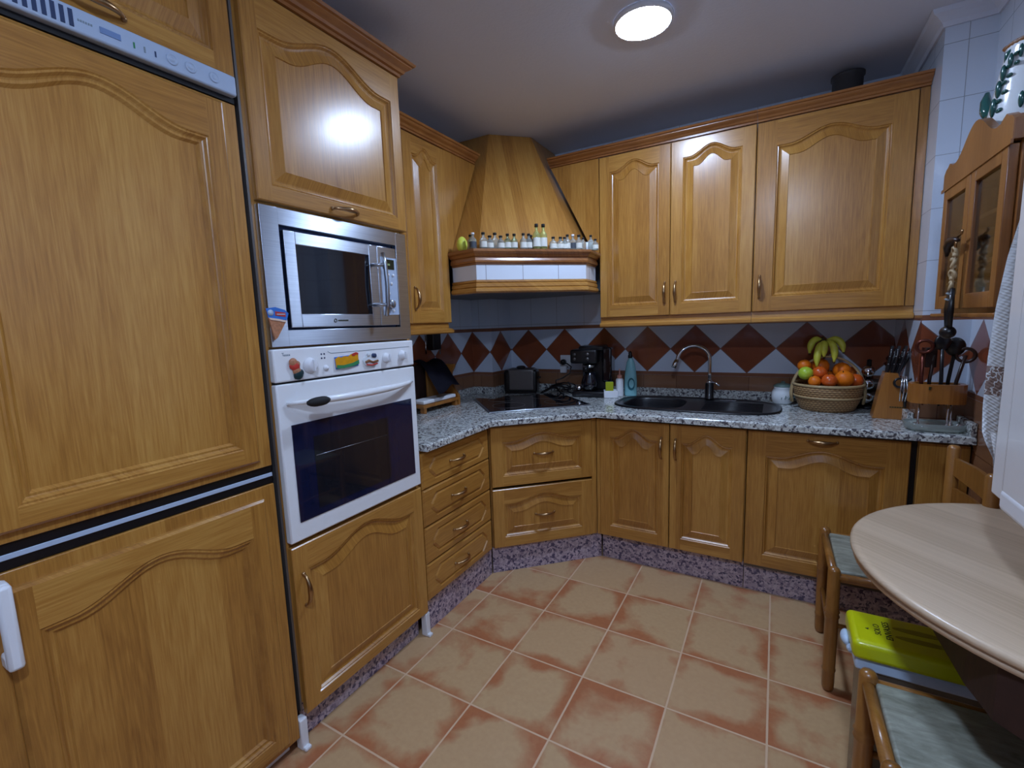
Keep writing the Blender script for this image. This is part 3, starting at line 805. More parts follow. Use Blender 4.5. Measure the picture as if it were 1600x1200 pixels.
# sink
sk = thing('sink', 'black composite sink with drainer, rounded ends', 'sink', (SINKC[0], SINKC[1], .8505), 0)
def f_(b):
    O = [(1.0, 0.0), (1.0, .006), (.992, .009), (.965, .009), (.945, .004)]
    rows = [[b.verts.new((x*k-(0), y*(1-(1-k)*SA/SB), z)) for x, y in oval(SA, SB)] for k, z in O]
    n = len(rows[0])
    for a, c in zip(rows, rows[1:]):
        for i in range(n):
            f = b.faces.new((a[i], a[(i+1) % n], c[(i+1) % n], c[i])); f.smooth = True
    inner = rows[-1]
    bowl = [(-.205+x, -.0+y) for x, y in oval(.165, .165, 40, 3.5)]
    bs = [b.verts.new((x, y, .004)) for x, y in bowl]
    e = [b.edges.get((inner[i], inner[(i+1) % n])) for i in range(n)]+[b.edges.new((bs[i], bs[(i+1) % 40])) for i in range(40)]
    bmesh.ops.triangle_fill(b, use_beauty=True, use_dissolve=False, edges=e)
    prev = bs
    for k, z in ((.985, -.004), (.95, -.03), (.90, -.15), (.84, -.165)):
        cur = [b.verts.new((-.205+(x+.205)*k, y*k, z)) for x, y in bowl]
        for i in range(40): b.faces.new((prev[i], prev[(i+1) % 40], cur[(i+1) % 40], cur[i])).smooth = True
        prev = cur
    b.faces.new(prev)
sub('basin', 'sinkblack', sk, f_)
sub('drain', 'chrome', sk, lambda b: lathe(b, [(.035, -.164), (.035, -.160), (.025, -.159), (.0001, -.162)], 24, (-.205, 0, 0)))
sub('drainer_ribs', 'sinkblack', sk, lambda b: [tube(b, [(.06+0.0, -.13+i*.033, .004), (.34, -.13+i*.033, .005)], .0035, 6) for i in range(8)])
sub('overflow_slot', 'chrome', sk, lambda b: box(b, .115, .205, .165, .180, .0045, .0085, .003))
# tap
tp = thing('kitchen_tap', 'chrome swan-neck kitchen tap behind the sink', 'tap', (.935, 2.078, .860), 0)
sub('base', 'black', tp, lambda b: lathe(b, [(.027, 0), (.027, .004), (.024, .008), (.023, .085), (.020, .092), (.010, .096)], 24))
def f_(b):
    pts = [(0, 0, .085), (0, 0, .15)]
    pts += [(-.085+.085*math.cos(a), (-.085+.085*math.cos(a))*.35, .225+.085*math.sin(a)) for a in [PI*.96*i/14 for i in range(0, 15)]]
    x, y, z = pts[-1]; pts += [(x-.012, y-.004, z-.03)]
    tube(b, pts, [.010]*(len(pts)), 12)
    tube(b, [(x-.002, y-.001, z-.004), (x-.014, y-.006, z-.034), (x-.020, y-.009, z-.052)], [.012, .014, .014], 12)
sub('spout', 'chrome', tp, f_)
sub('lever', 'chrome', tp, lambda b: [lathe(b, [(.014, 0), (.017, .004), (.012, .020)], 16, (.0, 0, .088)), tube(b, [(.010, -.005, .098), (.035, -.02, .092), (.055, -.03, .082)], [.006, .005, .006], 8)])

# ------------------------------------------------------------------ wall units
RAIL = [(0, 1.297), (.003, 1.294), (.007, 1.299), (.007, 1.312), (.002, 1.317), (-.012, 1.321), (-.014, 1.349), (-.026, 1.349), (-.026, 1.297)]
def rail(parent, path, name='light_rail'):
    bm = NB(); sweep(bm, path, RAIL); return done(name, bm, 'oak_h', parent)
CR2 = [(0, 2.2385), (.004, 2.2385), (.004, 2.247), (.010, 2.249), (.016, 2.257), (.028, 2.264), (.033, 2.269), (.033, 2.273), (.041, 2.275), (.045, 2.283), (-.012, 2.283), (-.012, 2.2385)]
lu = thing('wall_cabinet', 'narrow oak wall cabinet between microwave and hood', 'cabinet', (-.278, .612, 0), LW)
carcass(lu, .607, .315, 1.350, 2.238)
mkdoor(lu, 'door', .290, 1.350, .317, .885, .030, .120, True, st=.062, br=.060, tr=.085, rise=.045)
mkdoor(lu, 'door', .002, 1.350, .286, .885, None, None, True, st=.062, br=.060, tr=.085, rise=.045)
rail(lu, [(0, -.02), (.607, -.02), (.607, .31)])
bm = NB(); sweep(bm, [(.052, -.02), (.89, -.02)], CR2); done('crown_moulding', bm, 'oak_dark', lu)
# tapered side panel next to the hood
bm = NB()
def wing(bm, pts, th=.018):
    a = [bm.verts.new((x, 0, z)) for x, z in pts]; c = [bm.verts.new((x, th, z)) for x, z in pts]
    bm.faces.new(a); bm.faces.new(c[::-1]); n = len(pts)
    for i in range(n): bm.faces.new((a[i], a[(i+1) % n], c[(i+1) % n], c[i]))
wing(bm, [(.609, 1.722), (.640, 1.722), (.905, 2.238), (.609, 2.238)])
o = done('hood_side_panel', bm, 'oak', None, (-.262, .612, 0), LW); tag(o, 'tapered oak panel left of the hood canopy', 'panel')
bm = NB(); wing(bm, [(.330, 1.722), (.362, 1.722), (.362, 2.238), (.068, 2.238)])
o = done('hood_side_panel', bm, 'oak', None, (0, 1.830, 0), 0); tag(o, 'tapered oak panel right of the hood canopy', 'panel')

bu = thing('wall_cabinet', 'oak wall cabinet with two arched doors above the sink', 'cabinet', (.365, 1.846, 0), 0)
carcass(bu, .784, .325, 1.350, 2.238)
mkdoor(bu, 'door', .002, 1.350, .386, .885, .362, .123, True, st=.058, br=.062, tr=.085, rise=.045)
mkdoor(bu, 'door', .391, 1.350, .391, .885, .028, .123, True, st=.058, br=.062, tr=.085, rise=.045)
bv = thing('wall_cabinet', 'wide single-door oak wall cabinet at the right end of the row', 'cabinet', (1.1495, 1.846, 0), 0)
carcass(bv, .592, .325, 1.350, 2.238)
mkdoor(bv, 'door', .002, 1.350, .588, .885, .028, .120, True, st=.082, br=.070, tr=.115, rise=.050)
sub('filler', 'oak', bv, lambda b: box(b, .593, .624, -.014, .3, 1.350, 2.238))
for (cab, x0, x1) in ((bu, 0, .7835), (bv, .0005, .624)):
    bm = NB(); sweep(bm, [(x0, -.018), (x1, -.018)], RAIL); done('light_rail', bm, 'oak_h', cab)
    bm = NB(); sweep(bm, [(x0-(.300 if cab is bu else 0), -.02), (x1, -.02)], CR2); done('crown_moulding', bm, 'oak_dark', cab)
bm = NB(); lathe(bm, [(.060, 2.2385), (.060, 2.405), (.066, 2.408), (.066, 2.420), (.0001, 2.422)], 32, (1.507, 2.0, 0)); o = done('exhaust_duct', bm, 'duct'); tag(o, 'round grey duct pipe standing on top of the right-hand wall cabinet', 'duct')

# ------------------------------------------------------------------ hood
hd = thing('cooker_hood', 'oak corner cooker hood with tiled band', 'cooker hood')
ZB, ZT = 1.495, 1.715
HP = [(-.259, 1.222), (-.075, 1.19), (.370, 1.64), (.361, 1.828)]     # visible lower outline
def ring_pts(o): return HP
def f_(b):
    # ledge board and mouldings follow the outline
    pf = [(0, 1.672), (.004, 1.672), (.004, 1.678), (.012, 1.682), (.020, 1.694), (.026, 1.698), (.030, 1.703), (.030, ZT), (-.015, ZT), (-.015, 1.672)]
    sweep(b, HP, [(o-.018, z) for o, z in pf])
    pf2 = [(0, 1.648), (.008, 1.650), (.010, 1.660), (.006, 1.672), (-.01, 1.672), (-.01, 1.640), (0, 1.640)]
    sweep(b, HP, [(o-.018, z) for o, z in pf2])
sub('upper_moulding', 'oak_dark', hd, f_)  # shading on the hood moulding is painted in as a darker oak
def f_(b):
    pf = [(0, 1.563), (.006, 1.561), (.008, 1.552), (.004, 1.548), (.010, 1.543), (.012, 1.528), (.008, 1.524), (.016, 1.518), (.018, 1.504), (.012, 1.497), (0, ZB), (-.02, ZB), (-.02, 1.563)]
    sweep(b, HP, [(o-.022, z) for o, z in pf])
sub('lower_moulding', 'oak_h', hd, f_)
def tband():
    g = G('hood_band_tiles'); uv = g.obj(); sep = g.n('ShaderNodeSeparateXYZ', {0: uv})
    u = g.m_('ADD', g.m_('MULTIPLY', sep.outputs[0], .7071), g.m_('MULTIPLY', sep.outputs[1], .7071))
    f = g.m_('FRACT', g.m_('DIVIDE', g.m_('SUBTRACT', u, .050), .20)); j = g.m_('GREATER_THAN', g.m_('ABSOLUTE', g.m_('SUBTRACT', f, .5)), .492)
    g.P(Base_Color=g.mix(j, lin((222, 230, 240)), lin((140, 140, 146))), Roughness=.15); g.b.inputs['Coat Weight'].default_value = .4
    return g.m
bm = NB(); sweep(bm, HP, [(-.022, 1.5635), (-.022, 1.6395), (-.034, 1.6395), (-.034, 1.5635)]); done('tile_band', bm, [tband()], hd)
def f_(b):
    ins = [(-.262, 1.240), (-.085, 1.215), (.345, 1.648), (.338, 1.836), (.338, 2.174), (-.43, 2.174), (-.43, 1.90), (-.596, 1.90), (-.596, 1.240)]
    prism(b, ins, ZT-.012, ZT-.0005)
sub('ledge', 'oak_h', hd, f_)
def f_(b):
    prism(b, [(-.25, 1.245), (-.085, 1.225), (.335, 1.655), (.325, 1.836), (.325, 2.17), (-.43, 2.17), (-.43, 1.90), (-.59, 1.90), (-.59, 1.245)], ZB+.012, ZB+.02)
sub('underside', 'trimgrey', hd, f_)
def f_(b):
    bot = [(-.59, 1.250), (-.088, 1.250), (.312, 1.655), (.312, 2.170), (-.43, 2.170), (-.43, 1.90), (-.59, 1.90)]
    top = [(-.59, 1.640), (-.240, 1.640), (-.055, 1.825), (-.055, 2.170), (-.43, 2.170), (-.43, 1.90), (-.59, 1.90)]
    A = [b.verts.new((x, y, ZT)) for x, y in bot]; B = [b.verts.new((x, y, 2.4385)) for x, y in top]
    n = len(A)
    b.faces.new(A); b.faces.new(B)
    for i in range(n): b.faces.new((A[i], A[(i+1) % n], B[(i+1) % n], B[i]))
    for f in b.faces: f.material_index = 0
sub('canopy', 'oak', hd, f_)

# bottles along the ledge
dx, dy = .7071, .7071
def ledge(t, inset): return (-.075-dy*inset+dx*t, 1.19+dx*inset+dy*t)
def bottle(name, h, r, cap, label, cat='bottle', glass='glass', paper=True, sq=False, neck=.35):
    t = thing(name, label, cat, (0, 0, 0), 0, None)
    seg = 16
    pr = [(r*.85, 0), (r, h*.02), (r, h*.55), (r*.9, h*.62), (r*neck, h*.74), (r*neck, h*.90)]
    h_ = h
    bm = NB(); lathe(bm, pr, 4 if sq else seg, (0, 0, 0), smooth=not sq); done('glass_body', bm, glass, t)
    bm = NB(); lathe(bm, [(r*(neck+.12), h*.88), (r*(neck+.12), h*1.0), (r*neck*.8, h*1.0)], 12); done('cap', bm, cap, t)
    if paper:
        bm = NB(); lathe(bm, [(r*1.015, h*.12), (r*1.015, h*.46)], seg, cap=False); done('label', bm, 'paper', t)
    return t
spec = [  # t, inset, height, radius, cap, glass, paper, kind words
 (-.028, .030, .092, .013, 'rubber', 'glass', False, 'slim clear miniature bottle next to the yellow candle'),
 (.000, .026, .100, .017, 'whiteplastic', 'glass', 'dark', 'miniature bottle with white cap and dark label, near the left end'),
 (.055, .028, .104, .019, 'rubber', 'glass', True, 'clear round miniature bottle right of the dark-labelled one'),
 (.088, .024, .084, .018, 'rubber', 'glass', True, 'short white-labelled miniature, second to the right of the dark-labelled bottle'),
 (.118, .034, .104, .019, 'rubber', 'glass', False, 'unlabelled clear miniature bottle in the left half of the row'),
 (.146, .024, .084, .018, 'rubber', 'glass', True, 'short white-labelled miniature right of the unlabelled clear bottle'),
 (.184, .028, .098, .016, 'rubber', 'greenish', True, 'pale green miniature bottle, left of the matching green pair'),
 (.220, .028, .098, .016, 'rubber', 'greenish', True, 'pale green miniature bottle, right of the matching green pair'),
 (.270, .028, .102, .016, 'rubber', 'glass', True, 'waisted miniature with white label, left of the two tall bottles'),
 (.300, .028, .100, .016, 'rubber', 'glass', True, 'waisted miniature touching the brown bottle beside the tall pair'),
 (.318, .044, .096, .014, 'rubber', 'brownglass', False, 'brown miniature bottle behind the left tall bottle'),
 (.342, .024, .160, .018, 'rubber', 'greenglass', True, 'tall yellow-green bottle, left of the tall pair on the hood'),
 (.380, .024, .160, .018, 'rubber', 'greenglass', True, 'tall yellow-green bottle, right of the tall pair on the hood'),
 (.435, .024, .082, .018, 'rubber', 'glass', True, 'short white-labelled miniature just right of the tall pair'),
 (.476, .024, .082, .018, 'rubber', 'glass', True, 'short white-labelled miniature, second right of the tall pair'),
 (.500, .026, .082, .015, 'rubber', 'glass', True, 'short miniature touching the second one right of the tall pair'),
 (.520, .034, .100, .016, 'rubber', 'glass', True, 'clear miniature left of the white-capped bottle on the right side'),
 (.550, .030, .100, .016, 'whiteplastic', 'glass', 'dark', 'white-capped miniature in the right half of the row'),
 (.584, .028, .098, .017, 'rubber', 'glass', True, 'clear miniature right of the right-hand white-capped bottle'),
 (.608, .024, .080, .014, 'rubber', 'glass', False, 'short unlabelled miniature in the right half of the row'),
 (.655, .030, .098, .014, 'rubber', 'glass', False, 'slim upright miniature near the right end of the ledge'),
 (.678, .022, .072, .016, 'rubber', 'glass', True, 'squat miniature beside the white mug at the right end'),
]
MAT['greenish'] = plain('pale_green_glass', (190, 220, 196), .06, trans=.9, var=0)
MAT['brownglass'] = plain('brown_glass', (96, 66, 50), .1, trans=.5, var=0)
MAT['darklabel'] = plain('dark_label', (70, 76, 84), .5)
for tt, ins, h, r, cap, gl, pp, lab in spec:
    x, y = ledge(tt, ins)
    if tt < -.01: x, y = -.115, 1.215
    t = bottle('miniature_bottle' if h < .15 else 'tall_bottle', h*.83, min(r*1.12, .0205), cap, lab, 'bottle', gl, bool(pp))
    t['group'] = 'bottles on the hood ledge'; t.location = (x, y, ZT)
    t.rotation_euler.z = random.uniform(0, 1)
    if pp == 'dark':
        for c in t.children:
            if c.name.startswith('label'): c.data.materials.clear(); c.data.materials.append(MAT['darklabel'])
bm = NB(); lathe(bm, [(.0001, 0), (.014, .001), (.024, .012), (.029, .030), (.027, .050), (.018, .068), (.008, .076), (.0001, .078)], 24, (-.178, 1.232, ZT)); o = done('egg_candle', bm, 'egg'); tag(o, 'yellow-green egg-shaped candle at the left end of the hood ledge', 'candle')
mgx, mgy = .352, 1.690
m = thing('small_mug', 'small white mug at the right end of the hood ledge', 'mug', (mgx-.005, mgy-.005, ZT))
sub('cup', 'ceramic', m, lambda b: lathe(b, [(.019, 0), (.021, .003), (.024, .045), (.022, .045), (.019, .006), (.0001, .005)], 20, cap=False))
sub('handle', 'ceramic', m, lambda b: torus(b, (-.022, .010, .024), .011, .003, (0.4, 1, 0), arc=1))
# ------------------------------------------------------------------ things on the worktop
WZ = .8508
RT = Vector((.865, .5, 0)); FW = Vector((-.5, .865, 0))     # sideways and away, as seen on entering the kitchen
def local(a, f, z=0): return RT*a+FW*f+Vector((0, 0, z))
VA = math.atan2(.5, .865)

# wooden rack with cloth, left end
hr = thing('wooden_rack', 'brown wooden kitchen stand with curved side next to the oven', 'stand', (-.565, 1.13, WZ), 0)
def f_(b):
    box(b, .0, .15, 0, .33, .030, .048, .002)
    for y in (.01, .30): box(b, .005, .035, y, y+.02, 0, .030); box(b, .115, .145, y, y+.02, 0, .030)
sub('platform', 'blockwood', hr, f_)
def f_(b):
    M = Matrix.Rotation(PI/2, 4, 'X')
    pf = [(.0, .0), (.150, .0), (.150, .055), (.128, .085), (.105, .12), (.095, .16), (.105, .20), (.125, .235), (.125, .25), (.0, .25)]
    vs = prism(b, pf, 0, .018, 0, M); bmesh.ops.translate(b, vec=(0, .345, 0), verts=vs)
sub('side_panel', 'blockwood', hr, f_)
sub('back_panel', 'darkwood', hr, lambda b: box(b, -.01, .006, .0, .327, .049, .26, .002))  # darker wood puts the shade at the back of the stand into the colour
sub('inner_panel', 'chairwood', hr, lambda b: box(b, .03, .045, .17, .325, .0485, .24, .003))
o = NB(); box(o, -.515, -.424, 1.145, 1.445, WZ+.049, WZ+.071, .006); tag(done('cutting_board', o, 'whiteplastic'), 'white slab lying on the platform of the wooden stand', 'board')
def f_(b):
    nx, ny = 12, 14; g = [[None]*(ny+1) for _ in range(nx+1)]
    for i in range(nx+1):
        for j in range(ny+1):
            s = i/nx; t = j/ny
            x = -.575+.19*s; y = 1.235+.27*t
            z = WZ+.28-.13*s*s-.10*max(0, t-.78)*4+.012*math.sin(9*t+4*s)-.04*(1-t)*s
            g[i][j] = b.verts.new((x+.012*math.sin(7*t), y+.008*math.sin(6*s), z))
    for i in range(nx):
        for j in range(ny): b.faces.new((g[i][j], g[i+1][j], g[i+1][j+1], g[i][j+1])).smooth = True
    r = bmesh.ops.solidify(b, geom=b.faces[:], thickness=.006)
bm = NB(); f_(bm); tag(done('cloth', bm, 'navycloth'), 'dark navy cloth draped over the wooden stand', 'cloth')
hk = thing('hanging_opener', 'small black device hanging on the wall under the narrow cabinet', 'utensil', (-.585, 1.43, 1.19), 0)
sub('case', 'black', hk, lambda b: box(b, .0, .05, -.04, .04, 0, .105, .006))
sub('rod', 'chrome', hk, lambda b: [tube(b, [(.02, -.075, -.02), (.02, -.075, .10)], .004, 8), tube(b, [(.02, .06, -.03), (.02, .06, .10)], .004, 8), tube(b, [(.02, -.075, .10), (.02, .06, .10)], .003, 8)])

ts = thing('toaster', 'dark grey metal toaster with black ends left of the socket', 'toaster', (-.275, 2.02, WZ), R(17))
sub('body', 'black', ts, lambda b: [box(b, -.118, .118, -.055, .065, .004, .165, .02, seg=4), box(b, -.11, .11, -.05, .06, 0, .012)])
sub('shell', 'trimgrey', ts, lambda b: box(b, -.085, .098, -.0575, .066, .02, .172, .014, seg=3))
sub('slot', 'black', ts, lambda b: [box(b, -.075, .085, -.035, -.015, .1715, .1735), box(b, -.075, .085, .02, .04, .1715, .1735)])
sub('lever', 'black', ts, lambda b: [box(b, .118, .135, -.012, .018, .10, .115, .003), lathe(b, [(.030, 0), (.034, .008), (.022, .016), (.0001, .018)], 20, (.0, -.005, .174))])

so = thing('wall_socket', 'white wall socket between toaster and coffee machine', 'socket', (-.003, 2.1775, 1.065), 0)
sub('plate', 'whiteplastic', so, lambda b: [box(b, -.04, .04, -.009, -.0005, -.04, .04, .004)])
pg = sub('plug', 'black', so, lambda b: lathe(b, [(.020, 0), (.020, .022), (.012, .034), (.0001, .034)], 18, (-.012, -.009, -.008), axis=(0, -1, 0)))
sub('adapter', 'whiteplastic', so, lambda b: box(b, -.032, .012, -.034, -.0095, -.082, -.036, .004))
cb = NB()
tube(cb, [(-.015, 2.135, 1.056), (.03, 2.12, 1.05), (.06, 2.115, 1.03), (.055, 2.10, .985), (.01, 2.08, .955), (-.03, 2.06, .94), (-.02, 2.04, .90), (.02, 2.02, .862), (.05, 2.0, .858)], .0045, 8)
for k in range(4):
    a0 = k*.8
    tube(cb, [(-.07+.03*k+(.065+.01*k)*math.cos(a0+t*.5), 2.03+.03*math.sin(a0+t*.5)+.01*k, .872+.012*k+.022*math.sin(a0*1.7+t*.7)) for t in range(0, 13)], .0048, 7)
tube(cb, [(.05, 2.08, .93), (.075, 2.07, .90), (.06, 2.04, .87), (.10, 2.02, .862), (.13, 2.03, .87)], .0045, 7)
tag(done('power_cord', cb, 'black'), 'tangled black power cord lying behind the hob', 'cord')

cm = thing('coffee_machine', 'black coffee machine on the worktop left of the washing-up liquid', 'coffee machine', (.245, 2.055, WZ), R(6))
sub('base', 'black', cm, lambda b: [box(b, -.125, .085, -.10, .10, .0, .038, .010, seg=3)])
sub('column', 'black', cm, lambda b: [box(b, -.02, .105, .0, .10, .036, .30, .012, seg=3), box(b, -.085, .0, .02, .10, .036, .22, .01)])
sub('head', 'black', cm, lambda b: [box(b, -.135, .04, -.095, .10, .215, .305, .014, seg=3), box(b, -.09, .07, -.05, .095, .295, .325, .010)])
sub('water_tank', 'blackglass', cm, lambda b: box(b, .055, .118, -.03, .09, .09, .315, .014, seg=3))
sub('portafilter', 'chrome', cm, lambda b: [lathe(b, [(.036, 0), (.038, .012), (.030, .022), (.014, .026)], 24, (-.02, -.05, .188)), ])
sub('portafilter_handle', 'black', cm, lambda b: tube(b, [(-.02, -.08, .200), (-.02, -.12, .192), (-.02, -.16, .182)], [.009, .012, .010], 10))
sub('carafe', 'blackglass', cm, lambda b: lathe(b, [(.035, 0), (.052, .012), (.056, .05), (.040, .10), (.038, .118)], 24, (-.02, -.045, .040)))
sub('cup', 'chrome', cm, lambda b: lathe(b, [(.012, 0), (.020, .010), (.022, .03)], 16, (-.085, -.07, .04)))
sub('button', 'trimgrey', cm, lambda b: [lathe(b, [(.010, 0), (.009, .004), (.0001, .004)], 12, (x, -.095, z), axis=(0, -1, 0)) for x in (-.105, -.02) for z in (.245, .275)])

cd = thing('sponge_caddy', 'small white caddy left of the turquoise bottle', 'caddy', (.372, 2.01, WZ), R(20))
sub('tray', 'whiteplastic', cd, lambda b: [box(b, -.045, .04, -.035, .035, .0, .006, .003), box(b, -.045, .04, -.037, -.031, .0, .045, .003), box(b, -.045, .04, .031, .037, 0, .045, .003), box(b, -.047, -.041, -.035, .035, 0, .045, .003), box(b, .036, .042, -.035, .035, 0, .045, .003)])
o = NB(); box(o, -.036, .012, -.028, -.006, .012, .100, .004, 0); box(o, -.036, .012, -.006, .006, .012, .100, .003, 1)
tag(done('sponge', o, ['sponge', 'spongeblue'], None, (.372, 2.01, WZ), R(20)), 'yellow-green sponge standing in the white caddy', 'sponge')
gb = thing('glue_bottle', 'white squeeze bottle with pink nozzle behind the sponge', 'bottle', (.408, 2.068, WZ), 0)
sub('body', 'whiteplastic', gb, lambda b: lathe(b, [(.022, 0), (.024, .005), (.024, .105), (.018, .115)], 20))
sub('nozzle', 'pink', gb, lambda b: lathe(b, [(.016, .115), (.015, .135), (.005, .138), (.003, .175), (.0001, .176)], 16))
db = thing('detergent_bottle', 'tall turquoise washing-up liquid bottle with dark cap', 'bottle', (.468, 2.105, WZ), R(10))
def f_(b):
    vs = lathe(b, [(.036, 0), (.039, .008), (.040, .09), (.036, .14), (.030, .18), (.024, .215), (.013, .238), (.012, .245)], 28)
    for v in vs: v.co.y *= .62
sub('body', 'teal', db, f_)
sub('cap', 'black', db, lambda b: lathe(b, [(.014, .242), (.014, .258), (.010, .262), (.012, .270), (.005, .285), (.0001, .286)], 16, (-.002, 0, 0)))
def f_(b):
    n = 20; M = Matrix.Rotation(PI/2, 4, 'X')
    vs = prism(b, [(.022*math.cos(2*PI*i/n)+.006, .078+.040*math.sin(2*PI*i/n)) for i in range(n)], .0255, .0268, 0, M)
    vs = prism(b, [(.015*math.cos(2*PI*i/n)+.008, .080+.027*math.sin(2*PI*i/n)) for i in range(n)], .0262, .0276, 1, M)
sub('label_print', ['tealdark', 'teal'], db, f_)

jr = thing('ceramic_jar', 'small white ceramic jar with floral pattern left of the fruit basket', 'jar', (1.302, 2.085, WZ), VA)
sub('pot', 'ceramic', jr, lambda b: lathe(b, [(.038, 0), (.047, .006), (.054, .035), (.052, .065), (.042, .086), (.046, .092), (.0001, .092)], 28))
def f_(b):
    for i in range(5):
        a = -PI/2+(i-2)*.32; x, y = .0545*math.cos(a), .0545*math.sin(a)
        tube(b, [(x*1.0, y*1.0, .030), (x*1.01+.004, y*1.01, .040+.008*(i % 2)), (x+.010, y, .034), (x*1.0+.016, y, .044)], .0022, 6)
sub('painted_pattern', 'pattern', jr, f_)
sub('lid', 'pattern', jr, lambda b: lathe(b, [(.045, .092), (.046, .098), (.030, .108), (.010, .112), (.010, .120), (.0001, .122)], 24))

# fruit basket
BC = Vector((1.492, 1.975, WZ))
bk = thing('fruit_basket', 'round wicker basket with tall hoop handle on the worktop', 'basket', BC, .02)
sub('bowl', 'wicker', bk, lambda b: lathe(b, [(.0001, .002), (.108, 0), (.118, .010), (.134, .05), (.145, .10), (.149, .128), (.142, .128), (.128, .06), (.108, .012), (.0001, .012)], 56, cap=False))
sub('rim', 'cane', bk, lambda b: [torus(b, (0, 0, .128), .146, .007, seg=48), torus(b, (0, 0, .070), .142, .004, seg=48)])
def f_(b):
    pts = [(.152*math.cos(a), .0, .075+.19*math.sin(a)) for a in [PI*i/24 for i in range(25)]]
    pts = [(-.146, 0, .03)]+[(p[0], p[1], p[2]) for p in pts[::-1]]+[(.146, 0, .03)]
    tube(b, pts, .0052, 8)
    tube(b, [(x*1.035, y+.008, z) for x, y, z in pts], .0045, 8)
sub('handle', 'cane', bk, f_)
def fruit(name, cat, mat, a, f, z, r, label, group, stem=True, sq=.95):
    p = BC+local(a, f, z-.85)
    t = thing(name, label, cat, p, 0, group)
    sub('flesh', mat, t, lambda b: lathe(b, [(.0001, r*(sq-.1)), (r*.18, r*sq), (r*.5, r*sq*.9), (r*.85, r*.5), (r, 0), (r*.87, -r*.5), (r*.5, -r*.85), (r*.15, -r*sq), (.0001, -r*sq)], 24))
    if stem: sub('stem', 'stem', t, lambda b: tube(b, [(0, 0, r*sq-.004), (.001, 0, r*sq+.004)], .002, 6))
    t.rotation_euler = (random.uniform(-.5, .5), random.uniform(-.5, .5), 0)
FG = 'fruit heaped in the wicker basket'
fruit('orange', 'orange', 'orange', .020, -.085, 1.012, .041, 'large orange at the front centre of the basket', FG)
fruit('orange', 'orange', 'orange', .060, -.010, 1.045, .040, 'large orange on top of the heap at the right', FG)
fruit('orange', 'orange', 'orange', -.012, .045, 1.062, .042, 'orange behind, directly under the bananas', FG)
fruit('tomato', 'tomato', 'tomato', -.058, -.022, 1.037, .034, 'red tomato beside the green apple, upper one', FG)
fruit('tomato', 'tomato', 'tomato', -.054, -.088, 1.006, .034, 'red tomato at the front, left of the large front orange', FG)
fruit('tangerine', 'tangerine', 'orange', -.102, -.055, 1.0, .028, 'small tangerine at the left rim under the apple', FG)
fruit('apple', 'apple', 'apple', -.112, -.000, 1.035, .034, 'pale green apple at the left edge of the basket', FG)
fruit('tangerine', 'tangerine', 'orange', .115, .012, 1.030, .030, 'tangerine at the far right side of the basket', FG)
fruit('tomato', 'tomato', 'tomato', .084, -.072, 1.0, .034, 'red tomato at the front right rim of the basket', FG)
fruit('orange', 'orange', 'orange', -.088, .052, 1.068, .032, 'small orange behind the apple, left of the bananas', FG)
fruit('orange', 'orange', 'orange', .045, .060, 1.0, .040, 'orange at the back of the basket behind the top right orange', FG)
bn = thing('banana_bunch', 'bunch of spotted yellow bananas on top of the fruit basket', 'bananas', BC+local(-.012, .025, 1.190-.85), .1)
sub('crown', 'bananatip', bn, lambda b: [sph(b, (0, 0, 0), .014, 1.4, 1, .8), tube(b, [(0, 0, 0), (-.005, .01, .02)], [.008, .006], 8)])
def banana(pts, r=.0165):
    P = [Vector(p) for p in pts]; n = 13; out = []
    for i in range(n):
        t = i/(n-1); q = (1-t)**2*P[0]+2*t*(1-t)*P[1]+t*t*P[2]; out.append(q)
    rad = [.006, .008, .012, .0155, r, r, r, r, r, .0155, .013, .008, .005]
    m = sub('banana', 'banana', bn, lambda b: tube(b, out, rad, 8))
    sub('tip', 'bananatip', m, lambda b: sph(b, out[-1], .0055, seg=10))
banana([(-.004, -.01, .0), (-.040, -.05, -.03), (-.034, -.060, -.125)])
banana([(.0, -.01, .0), (-.010, -.05, -.01), (-.006, -.055, -.075)])
banana([(.008, -.01, .0), (.045, -.05, -.005), (.034, -.062, -.100)])
banana([(.01, .0, .004), (.075, -.01, .03), (.075, -.04, -.055)])
banana([(-.006, .006, .004), (-.06, .00, .03), (-.062, -.02, -.06)])

# spice stand
sp = thing('spice_rack', 'spice rack of jars with chrome lids between basket and knife block', 'spice rack', (1.668, 2.085, WZ), -.12)
sub('stand', 'black', sp, lambda b: [lathe(b, [(.055, 0), (.055, .010), (.012, .014), (.010, .24), (.0001, .245)], 28)])
for k, (x, z) in enumerate([(-.005, .052), (-.003, .118), (-.003, .182)]):
    sub('jar', 'spice', sp, lambda b: lathe(b, [(.024, 0), (.026, .004), (.026, .045), (.020, .052)], 20, (x, -.006, z), axis=(0, -1, .12)))
    sub('jar_lid', 'chrome', sp, lambda b: lathe(b, [(.027, .050), (.027, .060), (.018, .068), (.0001, .071)], 20, (x, -.006, z), axis=(0, -1, .12)))
for s in (-1, 1):
    for z in (.052, .118): sub('jar', 'spice', sp, lambda b: lathe(b, [(.024, 0), (.026, .004), (.026, .03), (.020, .04)], 18, (s*.012, .0, z), axis=(s, .1, .1)))
gk = thing('glass_oil_jug', 'small glass cruet with stopper behind the knife block', 'cruet', (1.738, 2.040, WZ), 0)
sub('body', 'glass', gk, lambda b: lathe(b, [(.030, 0), (.034, .01), (.034, .13), (.014, .19), (.012, .22)], 20))
sub('stopper', 'copper', gk, lambda b: [lathe(b, [(.014, .215), (.022, .228), (.006, .240)], 16), sph(b, (0, 0, .252), .014)])

